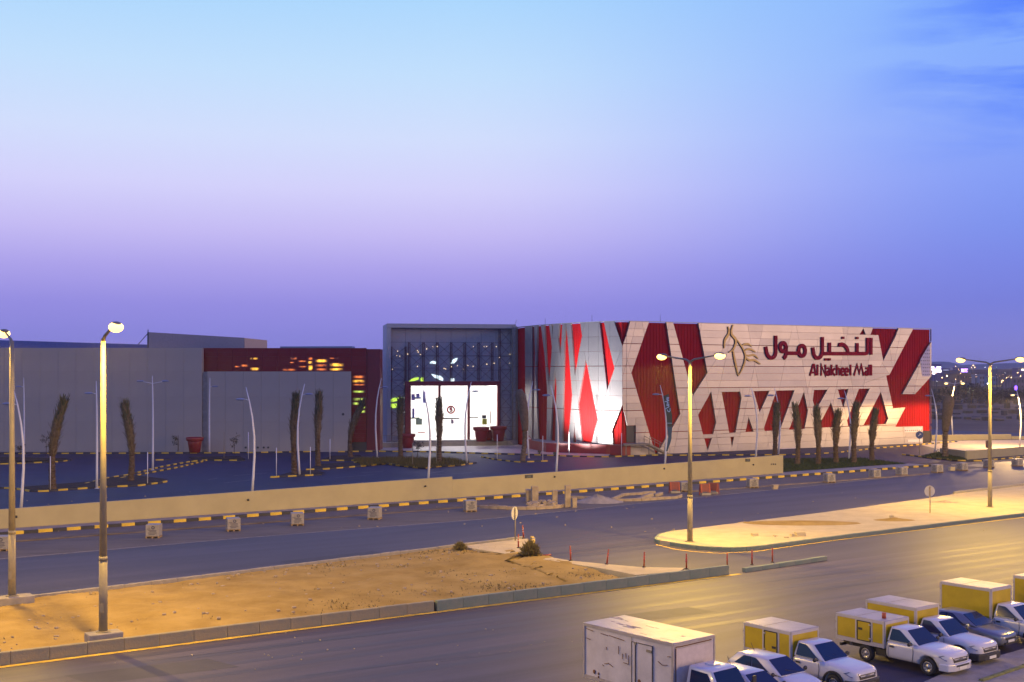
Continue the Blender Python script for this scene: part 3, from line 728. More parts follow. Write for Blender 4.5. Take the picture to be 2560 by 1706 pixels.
AMBER = lit_pane_mat('amber_lit_glass', (1.0, .46, .04), 1.5); AMBER_D = lit_pane_mat('dim_amber_lit_glass', (.9, .20, .03), .8); LIME = lit_pane_mat('green_lit_glass', (.55, .72, .10), .8)
def c2(x, y): return (480+x/3.2667, 780+y/3.2667)
for (xa, ya, xb, yb, m) in ((470,372,542,392,AMBER),(392,428,466,452,AMBER_D),(470,452,556,482,AMBER),(345,440,395,455,AMBER_D),(800,366,862,392,AMBER_D),(795,408,838,420,AMBER_D),(730,462,856,484,AMBER_D),(865,440,940,456,AMBER_D),(862,395,940,412,AMBER_D),(944,368,990,396,AMBER_D),(944,400,990,428,AMBER),(944,432,990,482,AMBER),
        (1000,384,1112,416,AMBER),(1000,424,1112,452,AMBER_D),(1116,372,1200,386,AMBER_D),(1116,416,1246,450,AMBER),(1116,456,1240,482,AMBER),(1000,458,1110,482,AMBER_D),(1304,516,1420,546,AMBER_D),(1304,552,1420,580,AMBER),(1304,586,1420,604,AMBER_D),(1306,640,1420,664,LIME),(1306,700,1420,730,LIME),(1306,735,1370,762,LIME),(1370,765,1420,792,LIME),(1360,800,1420,828,LIME)):
    p_, q_ = P(*c2(xa, yb), ZR-.07), P(*c2(xb, ya), ZR-.07); mb = MB(); mb.box(((p_.x+q_.x)/2, ZR-.075, (p_.z+q_.z)/2), (q_.x-p_.x, .02, q_.z-p_.z)); world_part('lit_pane', mb, m, rw)
mb = MB(); mb.box(((xr1+xw(952, 196))/2+.1, 193.2, 8.0), (xw(952, 196)-xr1+.6, 4, 16.5)); wp('red_return_wall', mb, mat('dark_red_wall', (0.13, 0.004, 0.010), 0.55))
mb = MB(); mb.box((xr0-.06, ZR-.4, (zt+zmid)/2), (.1, 1.6, zt-zmid)); wp('reveal', mb, BLUEFR)
# --- roof shapes behind the cream wall
def upright(px0, d0, px1, d1, z0, z1, th=0.3):
    a, b = Vector((*plan(px0, d0), 0)), Vector((*plan(px1, d1), 0)); n = (b-a).normalized(); n = Vector((n.y, -n.x, 0))*-th
    mb = MB(); mb.prism([(a.x, a.y), (b.x, b.y), (b.x+n.x, b.y+n.y), (a.x+n.x, a.y+n.y)], z0, z1); return mb
wp('roof_block_wall', upright(372, 200, 611, 232.6, ztop-4, HC+6.75), mat('roof_wall_shaded', (0.17, 0.18, 0.22), 0.7))  # part of the wall in shadow, the shade put into its grey colour
wp('roof_block_wall', upright(611.5, 232.7, 668, 249, ztop-4, HC+6.72), mat('roof_wall_sunlit', (0.50, 0.36, 0.25), 0.8))  # same wall beyond the shadow edge, low sunlight put into its tan colour
a, b = plan(-420, 196), plan(372, 224)
mb = MB(); A = Vector((*a, 0)); B = Vector((*b, 0)); zA = zy(838, 196); zB = zy(862, 224)
mb.slab([A+Vector((0, 0, 13)), B+Vector((0, 0, 13)), B+Vector((0, 0, zB)), A+Vector((0, 0, zA))], [A+Vector((0, 3, 13)), B+Vector((0, 3, 13)), B+Vector((0, 3, zB)), A+Vector((0, 3, zA))]); wp('blue_roof', mb, mat('blue_metal_roof', (0.06, 0.10, 0.30), 0.35, metal=0.3))
mb = MB(); q = P(370, 829, 200); mb.tube([q+Vector((0, 0, -3)), q+Vector((0, 0, .3))], .08, 6); mb.bar(q+Vector((0, 0, -.3)), P(346, 861, 200), .1); wp('roof_mast', mb, DARKM)
mb = MB(); A = P(700, 868, 215); B = P(880, 866, 215); mb.slab([A+Vector((0,0,-3)), B+Vector((0,0,-3)), B, A+Vector((0,0,.1))], [A+Vector((0,4,-3)), B+Vector((0,4,-3)), B+Vector((0,4,0)), A+Vector((0,4,.1))]); wp('blue_roof', mb, BLUEFR)

# --- glazed entrance
L0, R0 = Vector(plan(968, 203)), Vector(plan(1290, 207)); EN = Surf([tuple(L0), tuple(R0)]); EW = EN.u[-1]
ed = (R0-L0).normalized(); ZT_E = zy(809, 203); TER = 0.95
def ebox(mb, u0, u1, v0, v1, o0, o1):
    q = [(u0, v0), (u1, v0), (u1, v1), (u0, v1)]
    return mb.slab([EN.at(a, b, o1) for a, b in q], [EN.at(a, b, o0) for a, b in q])
pv_est = EN.px(*c3(352, 650))[1]+.3; fr = empty('entrance_frame', parent=mall); cw = 0.62
for (u0, u1, v0, v1) in ((0, cw, TER, ZT_E-.72), (EW-cw, EW, TER, ZT_E-.72), (0, EW, ZT_E-.70, ZT_E)):
    n = max(1, int(max(u1-u0, v1-v0)/2.6))
    for k in range(n):
        mb = MB()
        if v1-v0 > u1-u0: ebox(mb, u0, u1, v0+(v1-v0)*k/n+.01, v0+(v1-v0)*(k+1)/n-.01, -1.6, 0.0)
        else: ebox(mb, u0+(u1-u0)*k/n+.01, u0+(u1-u0)*(k+1)/n-.01, v0, v1, -1.6, 0.0)
        world_part('panel', mb, FRAMEM, fr)
for a_, b_2, c_, d_, o_ in ((-.02, .35, .3, ZT_E-.03, -1.62), (EW-.35, EW+.02, .3, ZT_E-.03, -1.62), (.4, EW-.4, ZT_E-.6, ZT_E-.1, -1.9)): mb = MB(); ebox(mb, a_, b_2, c_, d_, -9.5, o_); world_part('side_wall', mb, BLUEFR, fr)
mb = MB(); ebox(mb, .4, EW-.4, pv_est, ZT_E-.75, -2.4, -2.2); world_part('back_panel', mb, mat('glazing_back', (.10, .10, .12), .7), fr)
# curtain glass with mullions, leaving the doorway open
def eu(x, y): return EN.px(*c3(x, y))
pu0, pv1 = eu(352, 650); pu1, _ = eu(1238, 650); gu0, gu1 = cw+.02, EW-cw-.02
cur = empty('curtain_wall', parent=mall)
cols = [gu0+(gu1-gu0)*k/8 for k in range(9)]; vrows = [TER+.02+(ZT_E-.75-TER)*k/8 for k in range(9)]
for i in range(8):
    for j in range(8):
        c = [[(cols[i], vrows[j]), (cols[i+1], vrows[j]), (cols[i+1], vrows[j+1]), (cols[i], vrows[j+1])]]
        for q in minus(c, [(pu0+.1, 0), (pu1-.1, 0), (pu1-.1, pv1-.1), (pu0+.1, pv1-.1)]):
            q = inset(q, .02)
            if q: mb = MB(); mb.slab([EN.at(a, b, -1.50) for a, b in q], [EN.at(a, b, -1.56) for a, b in q]); world_part('glass_pane', mb, GLASS_D, cur)
# lattice steel columns behind/before the glass
def truss(u, w, v0, v1, o=-1.15, name='truss_column'):
    mb = MB()
    for s in (-1, 1): mb.bar(EN.at(u+s*w/2, v0, o), EN.at(u+s*w/2, v1, o), .11)
    v = v0+.4
    while v < v1: mb.bar(EN.at(u-w/2, v, o), EN.at(u+w/2, v, o), .05); v += .75
    return wp(name, mb, TRUSS)
def vof(y, x=780): return eu(x, y)[1]
tu = [eu(x, 500)[0] for x in (391, 525, 655, 785, 912, 1043, 1170)]
for u in tu: truss(u, .26, pv1+.1, vof(282))
def braces(u0, u1, vs, o=-1.15):
    mb = MB()
    for a, b in zip(vs[:-1], vs[1:]):
        mb.bar(EN.at(u0, a, o), EN.at(u1, b, o), .045); mb.bar(EN.at(u0, b, o), EN.at(u1, a, o), .045)
    for v in vs[1:-1]: mb.bar(EN.at(u0, v, o), EN.at(u1, v, o), .05)
    wp('bracing', mb, TRUSS)
for a, b in zip(tu[:-1], tu[1:]): braces(a, b, [pv1+.2, vof(525), vof(405), vof(290)])
lu0, lu1 = eu(222, 500)[0], eu(357, 500)[0]
for u in (lu0, lu1): truss(u, .2, TER+.03, vof(325))
braces(lu0, lu1, [TER+1.0+k*(vof(330)-TER-1)/8 for k in range(9)])
ru0, ru1 = eu(1240, 500)[0], eu(1352, 500)[0]
truss(ru0, .26, TER+.03, vof(155)); braces(ru0, ru1, [TER+1.0+k*(vof(170)-TER-1)/8 for k in range(9)])
mb = MB()                                         # scaffold tower clamped to the right column
for du in (-.1, .55):
    for o_ in (.25, 1.0): mb.tube([EN.at(EW-.6+du, .18, o_), EN.at(EW-.6+du, ZT_E-.3, o_)], .05, 6)
v = 1.2
while v < ZT_E-.5:
    mb.tube([EN.at(EW-2.6 if int(v) % 3 == 0 else EW-.8, v, .25), EN.at(EW+2.6 if int(v) % 2 == 0 else EW+.1, v, .25)], .04, 5); v += 2.05
    mb.tube([EN.at(EW-.7, v-2.0, .25), EN.at(EW-.05, v-.1, 1.0)], .03, 5)
tag(mb.build('scaffold_tower', STEEL), 'thin steel scaffold tower against the right column of the glazed entrance', 'scaffold')
# red portal round the doors, bright hall inside
pt = empty('door_portal', parent=mall); b_ = .62
i0, i1 = eu(405, 700)[0], eu(1217, 700)[0]; iv = vof(690)
for (u0, u1, v0, v1) in ((pu0, i0, TER+.02, pv1), (i1, pu1, TER+.02, pv1), (i0+.005, i1-.005, iv, pv1)):
    mb = MB(); ebox(mb, u0, u1, v0, v1, -1.9, -.7); world_part('frame_member', mb, RED_P, pt)
for x in (675, 950):
    u = eu(x, 900)[0]; mb = MB(); ebox(mb, u-.18, u+.18, TER+.02, iv-.005, -1.8, -.9); world_part('door_post', mb, RED_P, pt)
WALLW = mat('hall_white', (0.85, 0.84, 0.82), 0.6, var=0.02)
hall = empty('entrance_hall', parent=mall)
mb = MB(); ebox(mb, pu0-.1, pu1+.1, TER-.3, TER, -16, -1.95); world_part('floor', mb, mat('hall_floor', (0.6, 0.58, 0.56), 0.2), hall)
mb = MB(); ebox(mb, pu0-.1, pu1+.1, TER, iv+.5, -16.3, -16); world_part('back_wall', mb, WALLW, hall)
for a_, b_2 in ((pu0-.3, pu0-.1), (pu1+.1, pu1+.3)): mb = MB(); ebox(mb, a_, b_2, TER, iv+.5, -16, -1.95); world_part('side_wall', mb, WALLW, hall)
mb = MB(); ebox(mb, pu0-.1, pu1+.1, iv+.5, iv+.8, -16, -1.95); world_part('ceiling', mb, WALLW, hall)
for k in range(6):
    for j in range(3):
        mb = MB(); u = pu0+1.2+k*(pu1-pu0-2.4)/5; o_ = -4-j*4.6; ebox(mb, u-.8, u+.8, iv+.40, iv+.48, o_-1.6, o_+1.6); world_part('ceiling_light', mb, mat('hall_light', (1, 1, 1), 0.5, var=0, emit=(1, .97, .93), estr=4), hall)
for (x, y, w, h, c, nm) in ((435, 800, 34, 60, (0.35,0.30,0.65), 'shop_banner'), (480, 790, 34, 50, (0.45,0.42,0.7), 'shop_banner'), (540, 800, 26, 110, (0.42,0.40,0.72), 'shop_banner'), (437, 950, 22, 90, (0.25,0.28,0.6), 'shop_banner'),
        (490, 1030, 60, 60, (0.45,0.7,0.35), 'display_stand'), (1110, 1030, 44, 55, (0.6,0.7,0.05), 'display_stand'), (1105, 985, 40, 30, (0.05,0.06,0.05), 'display_stand'), (780, 1000, 190, 12, (0.03,0.02,0.02), 'barrier_rail'), (455, 997, 80, 12, (0.05,0.2,0.08), 'barrier_rail'), (1010, 990, 80, 9, (0.03,0.02,0.02), 'barrier_rail'), (1165, 990, 8, 120, (0.55,0.3,0.2), 'door_edge'), (805, 1030, 26, 40, (0.5,0.5,0.5), 'display_stand'), (515,1133,70,8,(0.5,0.1,0.1),'barrier_rail')):
    u, v = eu(x, y); s = 203*1.0/F/3.733
    mb = MB(); ebox(mb, u-w*s/2, u+w*s/2, v-h*s/2, v+h*s/2, -2.6, -2.5); world_part(nm, mb, mat('hall_tint_%d_%d' % (x, y), c, 0.5, var=0.02), hall)
u5, v5 = eu(780, 915); r5 = 40*203/F/3.733
mb = MB(); N = 28
ring = [(math.cos(2*math.pi*k/N), math.sin(2*math.pi*k/N)) for k in range(N)]
for k in range(N):
    a, b = ring[k], ring[(k+1) % N]
    q = [(a[0]*r5, a[1]*r5), (b[0]*r5, b[1]*r5), (b[0]*r5*.64, b[1]*r5*.64), (a[0]*r5*.64, a[1]*r5*.64)]
    mb.slab([EN.at(u5+x, v5+y, -.80) for x, y in q], [EN.at(u5+x, v5+y, -.84) for x, y in q])
five = [(.35,.5),(-.25,.5),(-.28,.08),(.15,.12),(.33,-.1),(.28,-.38),(0,-.5),(-.32,-.42)]
RED_SIGN = mat('gate_red', (0.75, 0.02, 0.03), 0.5, var=0)
def ribbon(pts, w, at, o0, o1, mb, closed=False):
    n = len(pts); V = [Vector(p) for p in pts]; Lp, Rp = [], []
    ww = w if hasattr(w, '__len__') else [w]*n
    for i in range(n):
        a = V[i-1] if (closed or i > 0) else V[i]; b = V[(i+1) % n] if (closed or i < n-1) else V[i]
        d1 = (V[i]-a).normalized() if (V[i]-a).length > 1e-6 else None; d2 = (b-V[i]).normalized() if (b-V[i]).length > 1e-6 else None
        d1 = d1 or d2; d2 = d2 or d1
        nn = Vector((-(d1.y+d2.y), d1.x+d2.x)); nn = nn.normalized() if nn.length > 1e-6 else Vector((-d1.y, d1.x))
        k = min(1.8, 1/max(0.35, nn.dot(Vector((-d1.y, d1.x))))); Lp.append(V[i]+nn*ww[i]/2*k); Rp.append(V[i]-nn*ww[i]/2*k)
    for i in range(n if closed else n-1):
        j = (i+1) % n; q = [Lp[i], Lp[j], Rp[j], Rp[i]]
        mb.slab([at(p.x, p.y, o1) for p in q], [at(p.x, p.y, o0) for p in q])
    return mb
ribbon([(u5+x*r5*.8, v5+y*r5*.8) for x, y in five], r5*.34, EN.at, -.84, -.80, mb)
tag(mb.build('gate_sign', RED_SIGN), 'round red gate number five sign on the bright entrance glass', 'sign')
# glowing plates standing in for interior leaf lights mirrored in the glazing
def leaf(pxs, m, nm='reflection_plate', lab=None):
    q = [eu(x, y) for x, y in pxs]; mb = MB(); mb.slab([EN.at(a, b, -1.36) for a, b in q], [EN.at(a, b, -1.42) for a, b in q]); tag(mb.build(nm, m), lab, 'light')
LG = mat('lit_green', (0.5, 0.8, 0.1), 0.5, var=0, emit=(0.55, 0.85, 0.06), estr=1.3); LW = mat('lit_pale', (0.8, 0.9, 0.9), 0.5, var=0, emit=(0.75, 0.92, 0.92), estr=1.4)
leaf([(585,480),(592,465),(615,458),(642,465),(642,485)], LW, lab='small pale leaf light reflection left of centre high in the entrance glass')
leaf([(783,485),(795,452),(820,435),(846,430),(838,455),(815,478)], LW, lab='tall pale leaf light reflection at the centre of the entrance glass')
leaf([(598,580),(640,590),(690,600),(712,625),(708,645),(670,632),(625,612)], LW, lab='long pale leaf light reflection just above the door portal')
leaf([(783,622),(815,622),(815,648),(783,648)], LW, lab='small square pale glow just above the door portal')
leaf([(388,650),(415,628),(450,615),(482,613),(478,632),(440,645)], LG, lab='yellow green leaf light reflection above the left corner of the portal')
leaf([(500,615),(525,615),(525,648),(500,648)], LG, lab='small green glow above the door portal')
leaf([(203,822),(255,805),(331,802),(331,822),(280,832),(205,850)], LG, lab='wide green reflected band at the left of the entrance glass')
leaf([(203,862),(280,858),(283,893),(240,900),(203,888)], LG, lab='lower green reflected band at the left of the entrance glass')
WARM = mat('warm_bulb', (1, .8, .5), 0.5, var=0, emit=(1.0, .72, .38), estr=2.2)
for i, (x, y) in enumerate([(283,366),(303,413),(275,408),(470,360),(477,374),(556,345),(615,324),(655,322),(470,508),(790,512),(845,502),(943,500),(993,508),(735,533),(720,528),(903,536),(1095,323),(1120,322),(1210,323),(1122,488),(1190,480),(1248,476),(1335,478),(1338,398),(232,536),(1240,425),(995,322),(497,398),(378,393)]):
    u, v = eu(x, y); mb = MB(); mb.sphere(EN.at(u, v, -1.40), random.uniform(.04, .085), 8); tag(mb.build('light_bulb', WARM), 'tiny warm bulb hanging in the upper entrance glazing', 'bulb', 'small bulbs in the entrance glazing')
# terrace, steps
ter = empty('entrance_steps', parent=mall); su0, su1 = eu(445, 1240)[0], eu(1312, 1240)[0]
mb = MB(); ebox(mb, 0.0, EW, .14, TER, -1.9, 1.2); world_part('terrace', mb, CONC_D, ter)
for k in range(5): mb = MB(); ebox(mb, su0-.1*k, su1+.1*k, .145, TER-(k+1)*.135, 1.2+.38*k+.004, 1.2+.38*(k+1)); world_part('step', mb, CONC, ter)
for (xa, xb) in ((1270, 1305), (415, 445)):
    mb = MB(); u = eu(xa, 1200)[0]
    for o_ in (1.0, 3.0): mb.tube([EN.at(u, TER if o_ < 2 else .15, o_), EN.at(u, (TER if o_ < 2 else .15)+1.0, o_)], .05, 6)
    mb.tube([EN.at(u, TER+1.0, 1.0), EN.at(u, 1.15, 3.0)], .05, 6); world_part('handrail', mb, STEEL, ter)
# ramp and railings to the left of the entrance
mb = MB(); a = P(830, 1120, 193); 
ra, rb = plan(842, 194), plan(1005, 199)
mb.prism([ra, rb, (rb[0], rb[1]+2), (ra[0], ra[1]+2)], .14, .9); ramp_o = wp('ramp', mb, CONC)
mb = MB()
for k in range(26):
    t = k/25; x = ra[0]+(rb[0]-ra[0])*t; y = ra[1]+(rb[1]-ra[1])*t+.1; mb.tube([(x, y, .9), (x, y, 2.1)], .025, 5)
mb.tube([(ra[0], ra[1]+.1, 2.1), (rb[0], rb[1]+.1, 2.1)], .04, 6); mb.tube([(ra[0], ra[1]+.1, 1.2), (rb[0], rb[1]+.1, 1.2)], .03, 6); world_part('railing', mb, STEEL, ramp_o)
# hall light spilling out of the doors
for k in range(3):
    l = bpy.data.lights.new('hall_lamp', 'AREA'); l.shape = 'RECTANGLE'; l.size = 6; l.size_y = 10; l.energy = 800; l.color = (1, .95, .9)
    o = bpy.data.objects.new('hall_lamp', l); COL.objects.link(o); u = pu0+(pu1-pu0)*(k+.5)/3; o.location = EN.at(u, iv+.35, -8); o.rotation_euler = (0, 0, math.atan2(ed.y, ed.x)); o.parent = hall
    o.matrix_parent_inverse = Matrix.Translation(-Vector((0, 190, 0)))

# --- lettering and emblem on the silver facade
SIGN_O = (0.36, 0.56)
def fat(u, v, o): return FA.at(u, v, o)
uv = lambda pts, cf: [FA.px(*cf(x, y)) for x, y in pts]
sc_t = (FA.px(*ct(1300, 300))[0]-FA.px(*ct(1200, 300))[0])/100
sg = empty('mall_sign', FA.at(FA.px(*ct(1000, 280))[0], 0, .5), label='large dark red Arabic lettering on the silver facade above the English name', cat='sign')
AW = 33*sc_t
def el(cx, cy, rx, ry, n=22): return [(cx+rx*math.cos(2*math.pi*k/n), cy+ry*math.sin(2*math.pi*k/n)) for k in range(n)]
def letter(strokes, root, w, dots=(), cf=ct, m=LETTER, ds=15):
    mb = MB()
    for s in strokes:
        cl = s[0] == 'o'; pts = s[1] if cl else s
        ribbon(uv(pts, cf), w, fat, *SIGN_O, mb, closed=cl)
    for (x, y) in dots:
        q = uv([(x-ds, y-ds), (x+ds, y-ds), (x+ds, y+ds), (x-ds, y+ds)], cf); mb.slab([fat(a, b, SIGN_O[1]) for a, b in q], [fat(a, b, SIGN_O[0]) for a, b in q])
    return world_part('letter', mb, m, root)
SIGN_E = (0.36, 0.46)
letter([[(1635,75),(1635,287)]], sg, AW*.9)
letter([[(1592,75),(1592,245),(1585,264),(1565,273),(1030,273)], [(1460,140),(1460,262)], [(1345,262),(1340,225),(1322,190),(1297,165),(1268,155),(1245,160),(1240,185)],
        [(1115,135),(1115,262)], [(1025,65),(1025,250),(1018,285),(1003,312),(980,327),(955,328),(932,312),(916,280),(906,195)]], sg, AW, dots=((1460,78),(1283,75),(1070,345),(1113,345)))
letter([('o', el(770,238,42,66)), [(742,268),(575,268)], ('o', el(533,192,36,55)), [(572,180),(572,275),(562,310),(540,333)]], sg, AW)
letter([[(442,48),(442,262),(434,292),(418,315),(395,327),(370,324),(346,302),(328,262),(316,185)]], sg, AW)
en = empty('mall_sign', FA.at(FA.px(*ct(1260, 480))[0], 0, .5), label='dark red English lettering Al Nakheel Mall on the silver facade', cat='sign')
EWd = 19*sc_t
la = lambda x: [[(x-32,458),(x-8,456),(x,468),(x,547)], [(x,492),(x-24,497),(x-33,515),(x-28,538),(x-12,541),(x,525)]]
le = lambda x: [[(x-32,500),(x+4,500),(x+4,475),(x-6,458),(x-22,458),(x-32,475),(x-32,520),(x-22,541),(x+4,538)]]
for s in ([[(872,549),(912,412),(926,412),(945,549)], [(893,510),(935,510)]], [[(968,410),(968,547)]], [[(1014,549),(1014,412),(1066,547),(1066,410)]], la(1116), [[(1142,410),(1142,547)], [(1184,455),(1150,500),(1186,547)]],
          [[(1208,410),(1208,547)], [(1208,470),(1226,457),(1242,466),(1242,547)]], le(1298), le(1348), [[(1381,410),(1381,547)]], [[(1424,549),(1462,412),(1490,520),(1516,412),(1545,549)]], la(1598), [[(1617,410),(1617,547)]], [[(1641,410),(1641,547)]]):
    SIGN_O = SIGN_E; letter(s, en, EWd)
SIGN_O = (0.36, 0.52)
em = empty('palm_emblem', FA.at(FA.px(*c5(520, 400))[0], 0, .5), label='bronze leaf emblem of curved strokes on the facade left of the lettering', cat='emblem')
def emb(pts, w):
    # smooth the stroke
    pts = [Vector(p) for p in pts]; out = []
    for i in range(len(pts)-1):
        a, b, c, d = pts[max(i-1, 0)], pts[i], pts[i+1], pts[min(i+2, len(pts)-1)]
        for k in range(6):
            t = k/6; out.append(0.5*((2*b)+(c-a)*t+(2*a-5*b+4*c-d)*t*t+(3*b-a-3*c+d)*t**3))
    out.append(pts[-1]); n = len(out); s = sc_t*5.006/3.565
    ws = [max(.06, w*.62*s*(0.35+0.65*math.sin(math.pi*min(1, (i+.6)/n)))) for i in range(n)]
    mb = MB(); ribbon(uv([tuple(p) for p in out], c5), ws, fat, *SIGN_O, mb); world_part('stroke', mb, GOLD, em)
emb([(468,118),(455,165),(458,205),(488,240),(492,280),(470,335),(432,362)], 26); emb([(424,132),(432,170),(425,205),(400,245),(392,280),(390,325)], 26)
emb([(466,325),(478,400),(495,480),(515,572)], 22); emb([(515,572),(545,520),(572,450),(578,390),(560,335),(525,280),(500,245)], 20)
emb([(545,302),(575,288),(605,288),(634,308)], 20); emb([(565,350),(600,332),(635,338),(668,358)], 20); emb([(582,385),(615,390),(655,385),(692,415)], 20); emb([(585,405),(610,430),(660,432),(712,466)], 22)
# floodlights on the podium washing the curved face
def flood(px, py, aim, energy, size=R(62), label=''):
    b = FA.at(FA.px(px, 1000)[0], .16, py); r = empty('floodlight', b, label=label, cat='floodlight')
    mb = MB(); mb.box((0, 0, .12), (.3, .2, .24)); mb.build('bracket', DARKM, r)
    mb = MB(); mb.box((0, .02, .36), (.55, .22, .3)); h = mb.build('housing', DARKM, r)
    l = bpy.data.lights.new('floodlight_beam', 'SPOT'); l.energy = energy; l.spot_size = size; l.spot_blend = 1.0; l.color = (1, .96, .92); l.shadow_soft_size = .15
    o = bpy.data.objects.new('floodlight_beam', l); COL.objects.link(o); o.parent = r; o.location = (0, .25, .62); o.rotation_euler = (aim-b-Vector((0, .25, .62))).to_track_quat('-Z', 'Y').to_euler()
flood(1484, 8.8, FA.at(FA.px(1490, 980)[0], 9.0), 52000, R(88), 'small floodlight on the plaza before the red podium, nearer its corner')
flood(1444, 8.0, FA.at(FA.px(1446, 980)[0], 8.5), 18000, R(80), 'small floodlight on the plaza before the far part of the red podium')

# ---------------------------------------------------------------- boundary wall
def gz(px, base_y, top_y, z=0.14):
    p = G(px, base_y, z); return p, zy(top_y, p.y)
def wall_run(root, pa, za, pb, zb, th=0.3, name='wall_section'):
    d = (pb-pa).normalized(); n = Vector((-d.y, d.x, 0))*th; mb = MB(); u = Vector((0, 0, 1))
    A, B = Vector((pa.x, pa.y, 0.0)), Vector((pb.x, pb.y, 0.0))
    mb.slab([A, B, B+u*zb, A+u*za], [A+n, B+n, B+n+u*zb, A+n+u*za]); return world_part(name, mb, WALLC, root)
bw = empty('boundary_wall', G(1000, 1254, .14), label='long low cream wall between the road and the parking lot', cat='wall')
w0, z0 = gz(0, 1322.6, 1278); w1, z1 = gz(1131, 1245, 1192); w2, z2 = gz(1958, 1183, 1138)
WD = (w1-w0).normalized(); wall_run(bw, w0-WD*20, z0-.15, w1, z1); _, z1b = gz(1131, 1245, 1199.5); wall_run(bw, w1+WD*.01, z1b, w2, z2)
d = (w2-w1).normalized(); n = Vector((d.y, -d.x, 0))
def on_wall(px, py, o=0.0):
    a, b = (w0, w1) if px < 1131 else (w1, w2); k = (px-CX)/F; e = b-a; t = (k*a.y-a.x)/(e.x-k*e.y); p = a+e*t; return Vector((p.x, p.y, zy(py, p.y)))+n*o
for x, y in ((40,1292),(620,1250),(1063,1216),(1386,1192),(1660,1172),(1883,1162)):
    mb = MB(); p = on_wall(x, y, .0); mb.sphere(p+n*.06, .10, 10); mb.box(p+n*.02, (.16, .12, .16), rz=math.atan2(d.y, d.x)); world_part('wall_light', mb, PLAST, bw)
for x in (1928, 1933, 1938): mb = MB(); mb.lathe([(.10, -.03), (.10, .03)], on_wall(x, 1161, .02), 8, axis='y'); world_part('pipe_hole', mb, PLAST, bw)
for x, y in ((1322, 1191.5), (1869, 1151)):
    c = on_wall(x, y, .03); mb = MB(); mb.box(c, (1.0 if x < 1500 else .8, .05, .34), rz=math.atan2(d.y, d.x)); world_part('name_plate', mb, PLAST, bw)
    for k, (du, w) in enumerate(((-.05, .55), (.02, .4))):
        mb = MB(); mb.box(on_wall(x, y+(-1.2 if k else 1.5), .062)+d*du, (w, .02, .05), rz=math.atan2(d.y, d.x)); world_part('plate_lettering', mb, mat('plate_ink', (.12, .15, .14), .6), bw)
rwall = empty('boundary_wall', G(2417, 1149.6), label='low cream wall right of the lawn corner by the lit lot', cat='wall')
c0, zc = gz(2417, 1149.6, 1128, 0); c1, zc1 = gz(2560, 1138, 1117, 0); c2 = G(2350, 1136, 0); dd = (c1-c0).normalized()
wall_run(rwall, c0, zc, c1+dd*30, zc1, .3); wall_run(rwall, c2, zc*.75, c0, zc, .3)
fw = empty('boundary_wall', G(2430, 1098), label='far cream wall along the back of the lit lot', cat='wall')
a, za = gz(2330, 1102, 1088, 0); b, zb = gz(2528, 1099, 1086, 0); wall_run(fw, a, za, b, zb, .4); b2, zb2 = gz(2530, 1099, 1091, 0); e2, ze2 = gz(2640, 1099, 1091, 0); wall_run(fw, b2, zb2, e2, ze2, .4)
sheet('lit_lot', line_pts([(2300,1113),(2330,1103),(2640,1100),(2640,1122),(2417,1127),(2350,1124)]), 0.02, mat('lot_concrete', (0.36, 0.31, 0.25), 0.8, var=0.12, scale=.4))

# ---------------------------------------------------------------- sodium street lamps
LAMP_E = 13000
def lamp_light(parent, loc, e, col=(1.0, 0.60, 0.07), size=R(177)):
    l = bpy.data.lights.new('lamp_light', 'SPOT'); l.energy = e; l.spot_size = size; l.spot_blend = 0.12; l.color = col; l.shadow_soft_size = 0.22
    o = bpy.data.objects.new('lamp_light', l); COL.objects.link(o); o.parent = parent; o.location = loc; return o
def street_lamp(p, h, arms, label, ped=None, r0=.2, e=LAMP_E, lit=True):
    r = empty('street_lamp', p, label=label, cat='street lamp', group='sodium street lamps along the median')
    mb = MB(); mb.tube([(0, 0, 0), (0, 0, h*.25)], [r0, r0*.92], 12); mb.lathe([(r0*1.7, 0), (r0*1.7, .05)], (0, 0, 0), 8); mb.build('pole_base', STEEL, r)
    mb = MB(); mb.tube([(0, 0, h*.25), (0, 0, h*.6), (0, 0, h)], [r0*.88, r0*.68, r0*.5], 12); mb.lathe([(r0*.97, h*.25-.1), (r0*.97, h*.25+.1)], (0, 0, 0), 12); mb.build('pole', STEEL, r)
    mb = MB(); mb.box((0, -r0-.005, 1.1), (.16, .03, .4)); mb.build('access_hatch', STEEL, r)
    for a, L, rise in arms:
        d = Vector((math.cos(a), math.sin(a), 0)); tip = d*L+Vector((0, 0, h+rise))
        mb = MB(); mb.tube([(0, 0, h-.12), d*L*.15+Vector((0, 0, h+.02+rise*.15)), tip], [.09, .075, .05], 8); mb.build('arm', STEEL, r)
        c = tip+d*.38; M = Matrix.Rotation(a, 3, 'Z')
        hd = empty('lamp_head', parent=r); hd.location = c; hd.rotation_euler = (0, 0, a)
        mb = MB(); mb.sphere((0, 0, .08), .3, 12, (1.6, .75, .42)); mb.build('housing', STEEL, hd)
        mb = MB(); mb.sphere((.06, 0, -.05), .33, 14, (1.35, .95, .72)); mb.build('lens', SODIUM, hd)
        if lit: lamp_light(hd, (.06, 0, -.58), e)
    if ped:
        mb = MB(); mb.box((ped[3], ped[4], -ped[2]/2), (ped[0], ped[1], ped[2]), rz=math.atan2(RD.y, RD.x)); mb.build('concrete_footing', CONC_D, r, bevel=.04)
    return r
AN = math.atan2(RN.y, RN.x); AF = AN+math.pi
s1 = G(258, 1580, .75); street_lamp(s1, 13.3, [(AN, 1.5, .5)], 'single-arm sodium street lamp at the near edge of the sand median', ped=(1.5, .9, .5, .05, -.05))
s2 = G(30, 1490, .75); street_lamp(s2, 13.4, [(AF, 1.5, .5)], 'single-arm sodium street lamp at the far left edge of the sand median', ped=(1.9, 1.0, .5, .1, -.05))
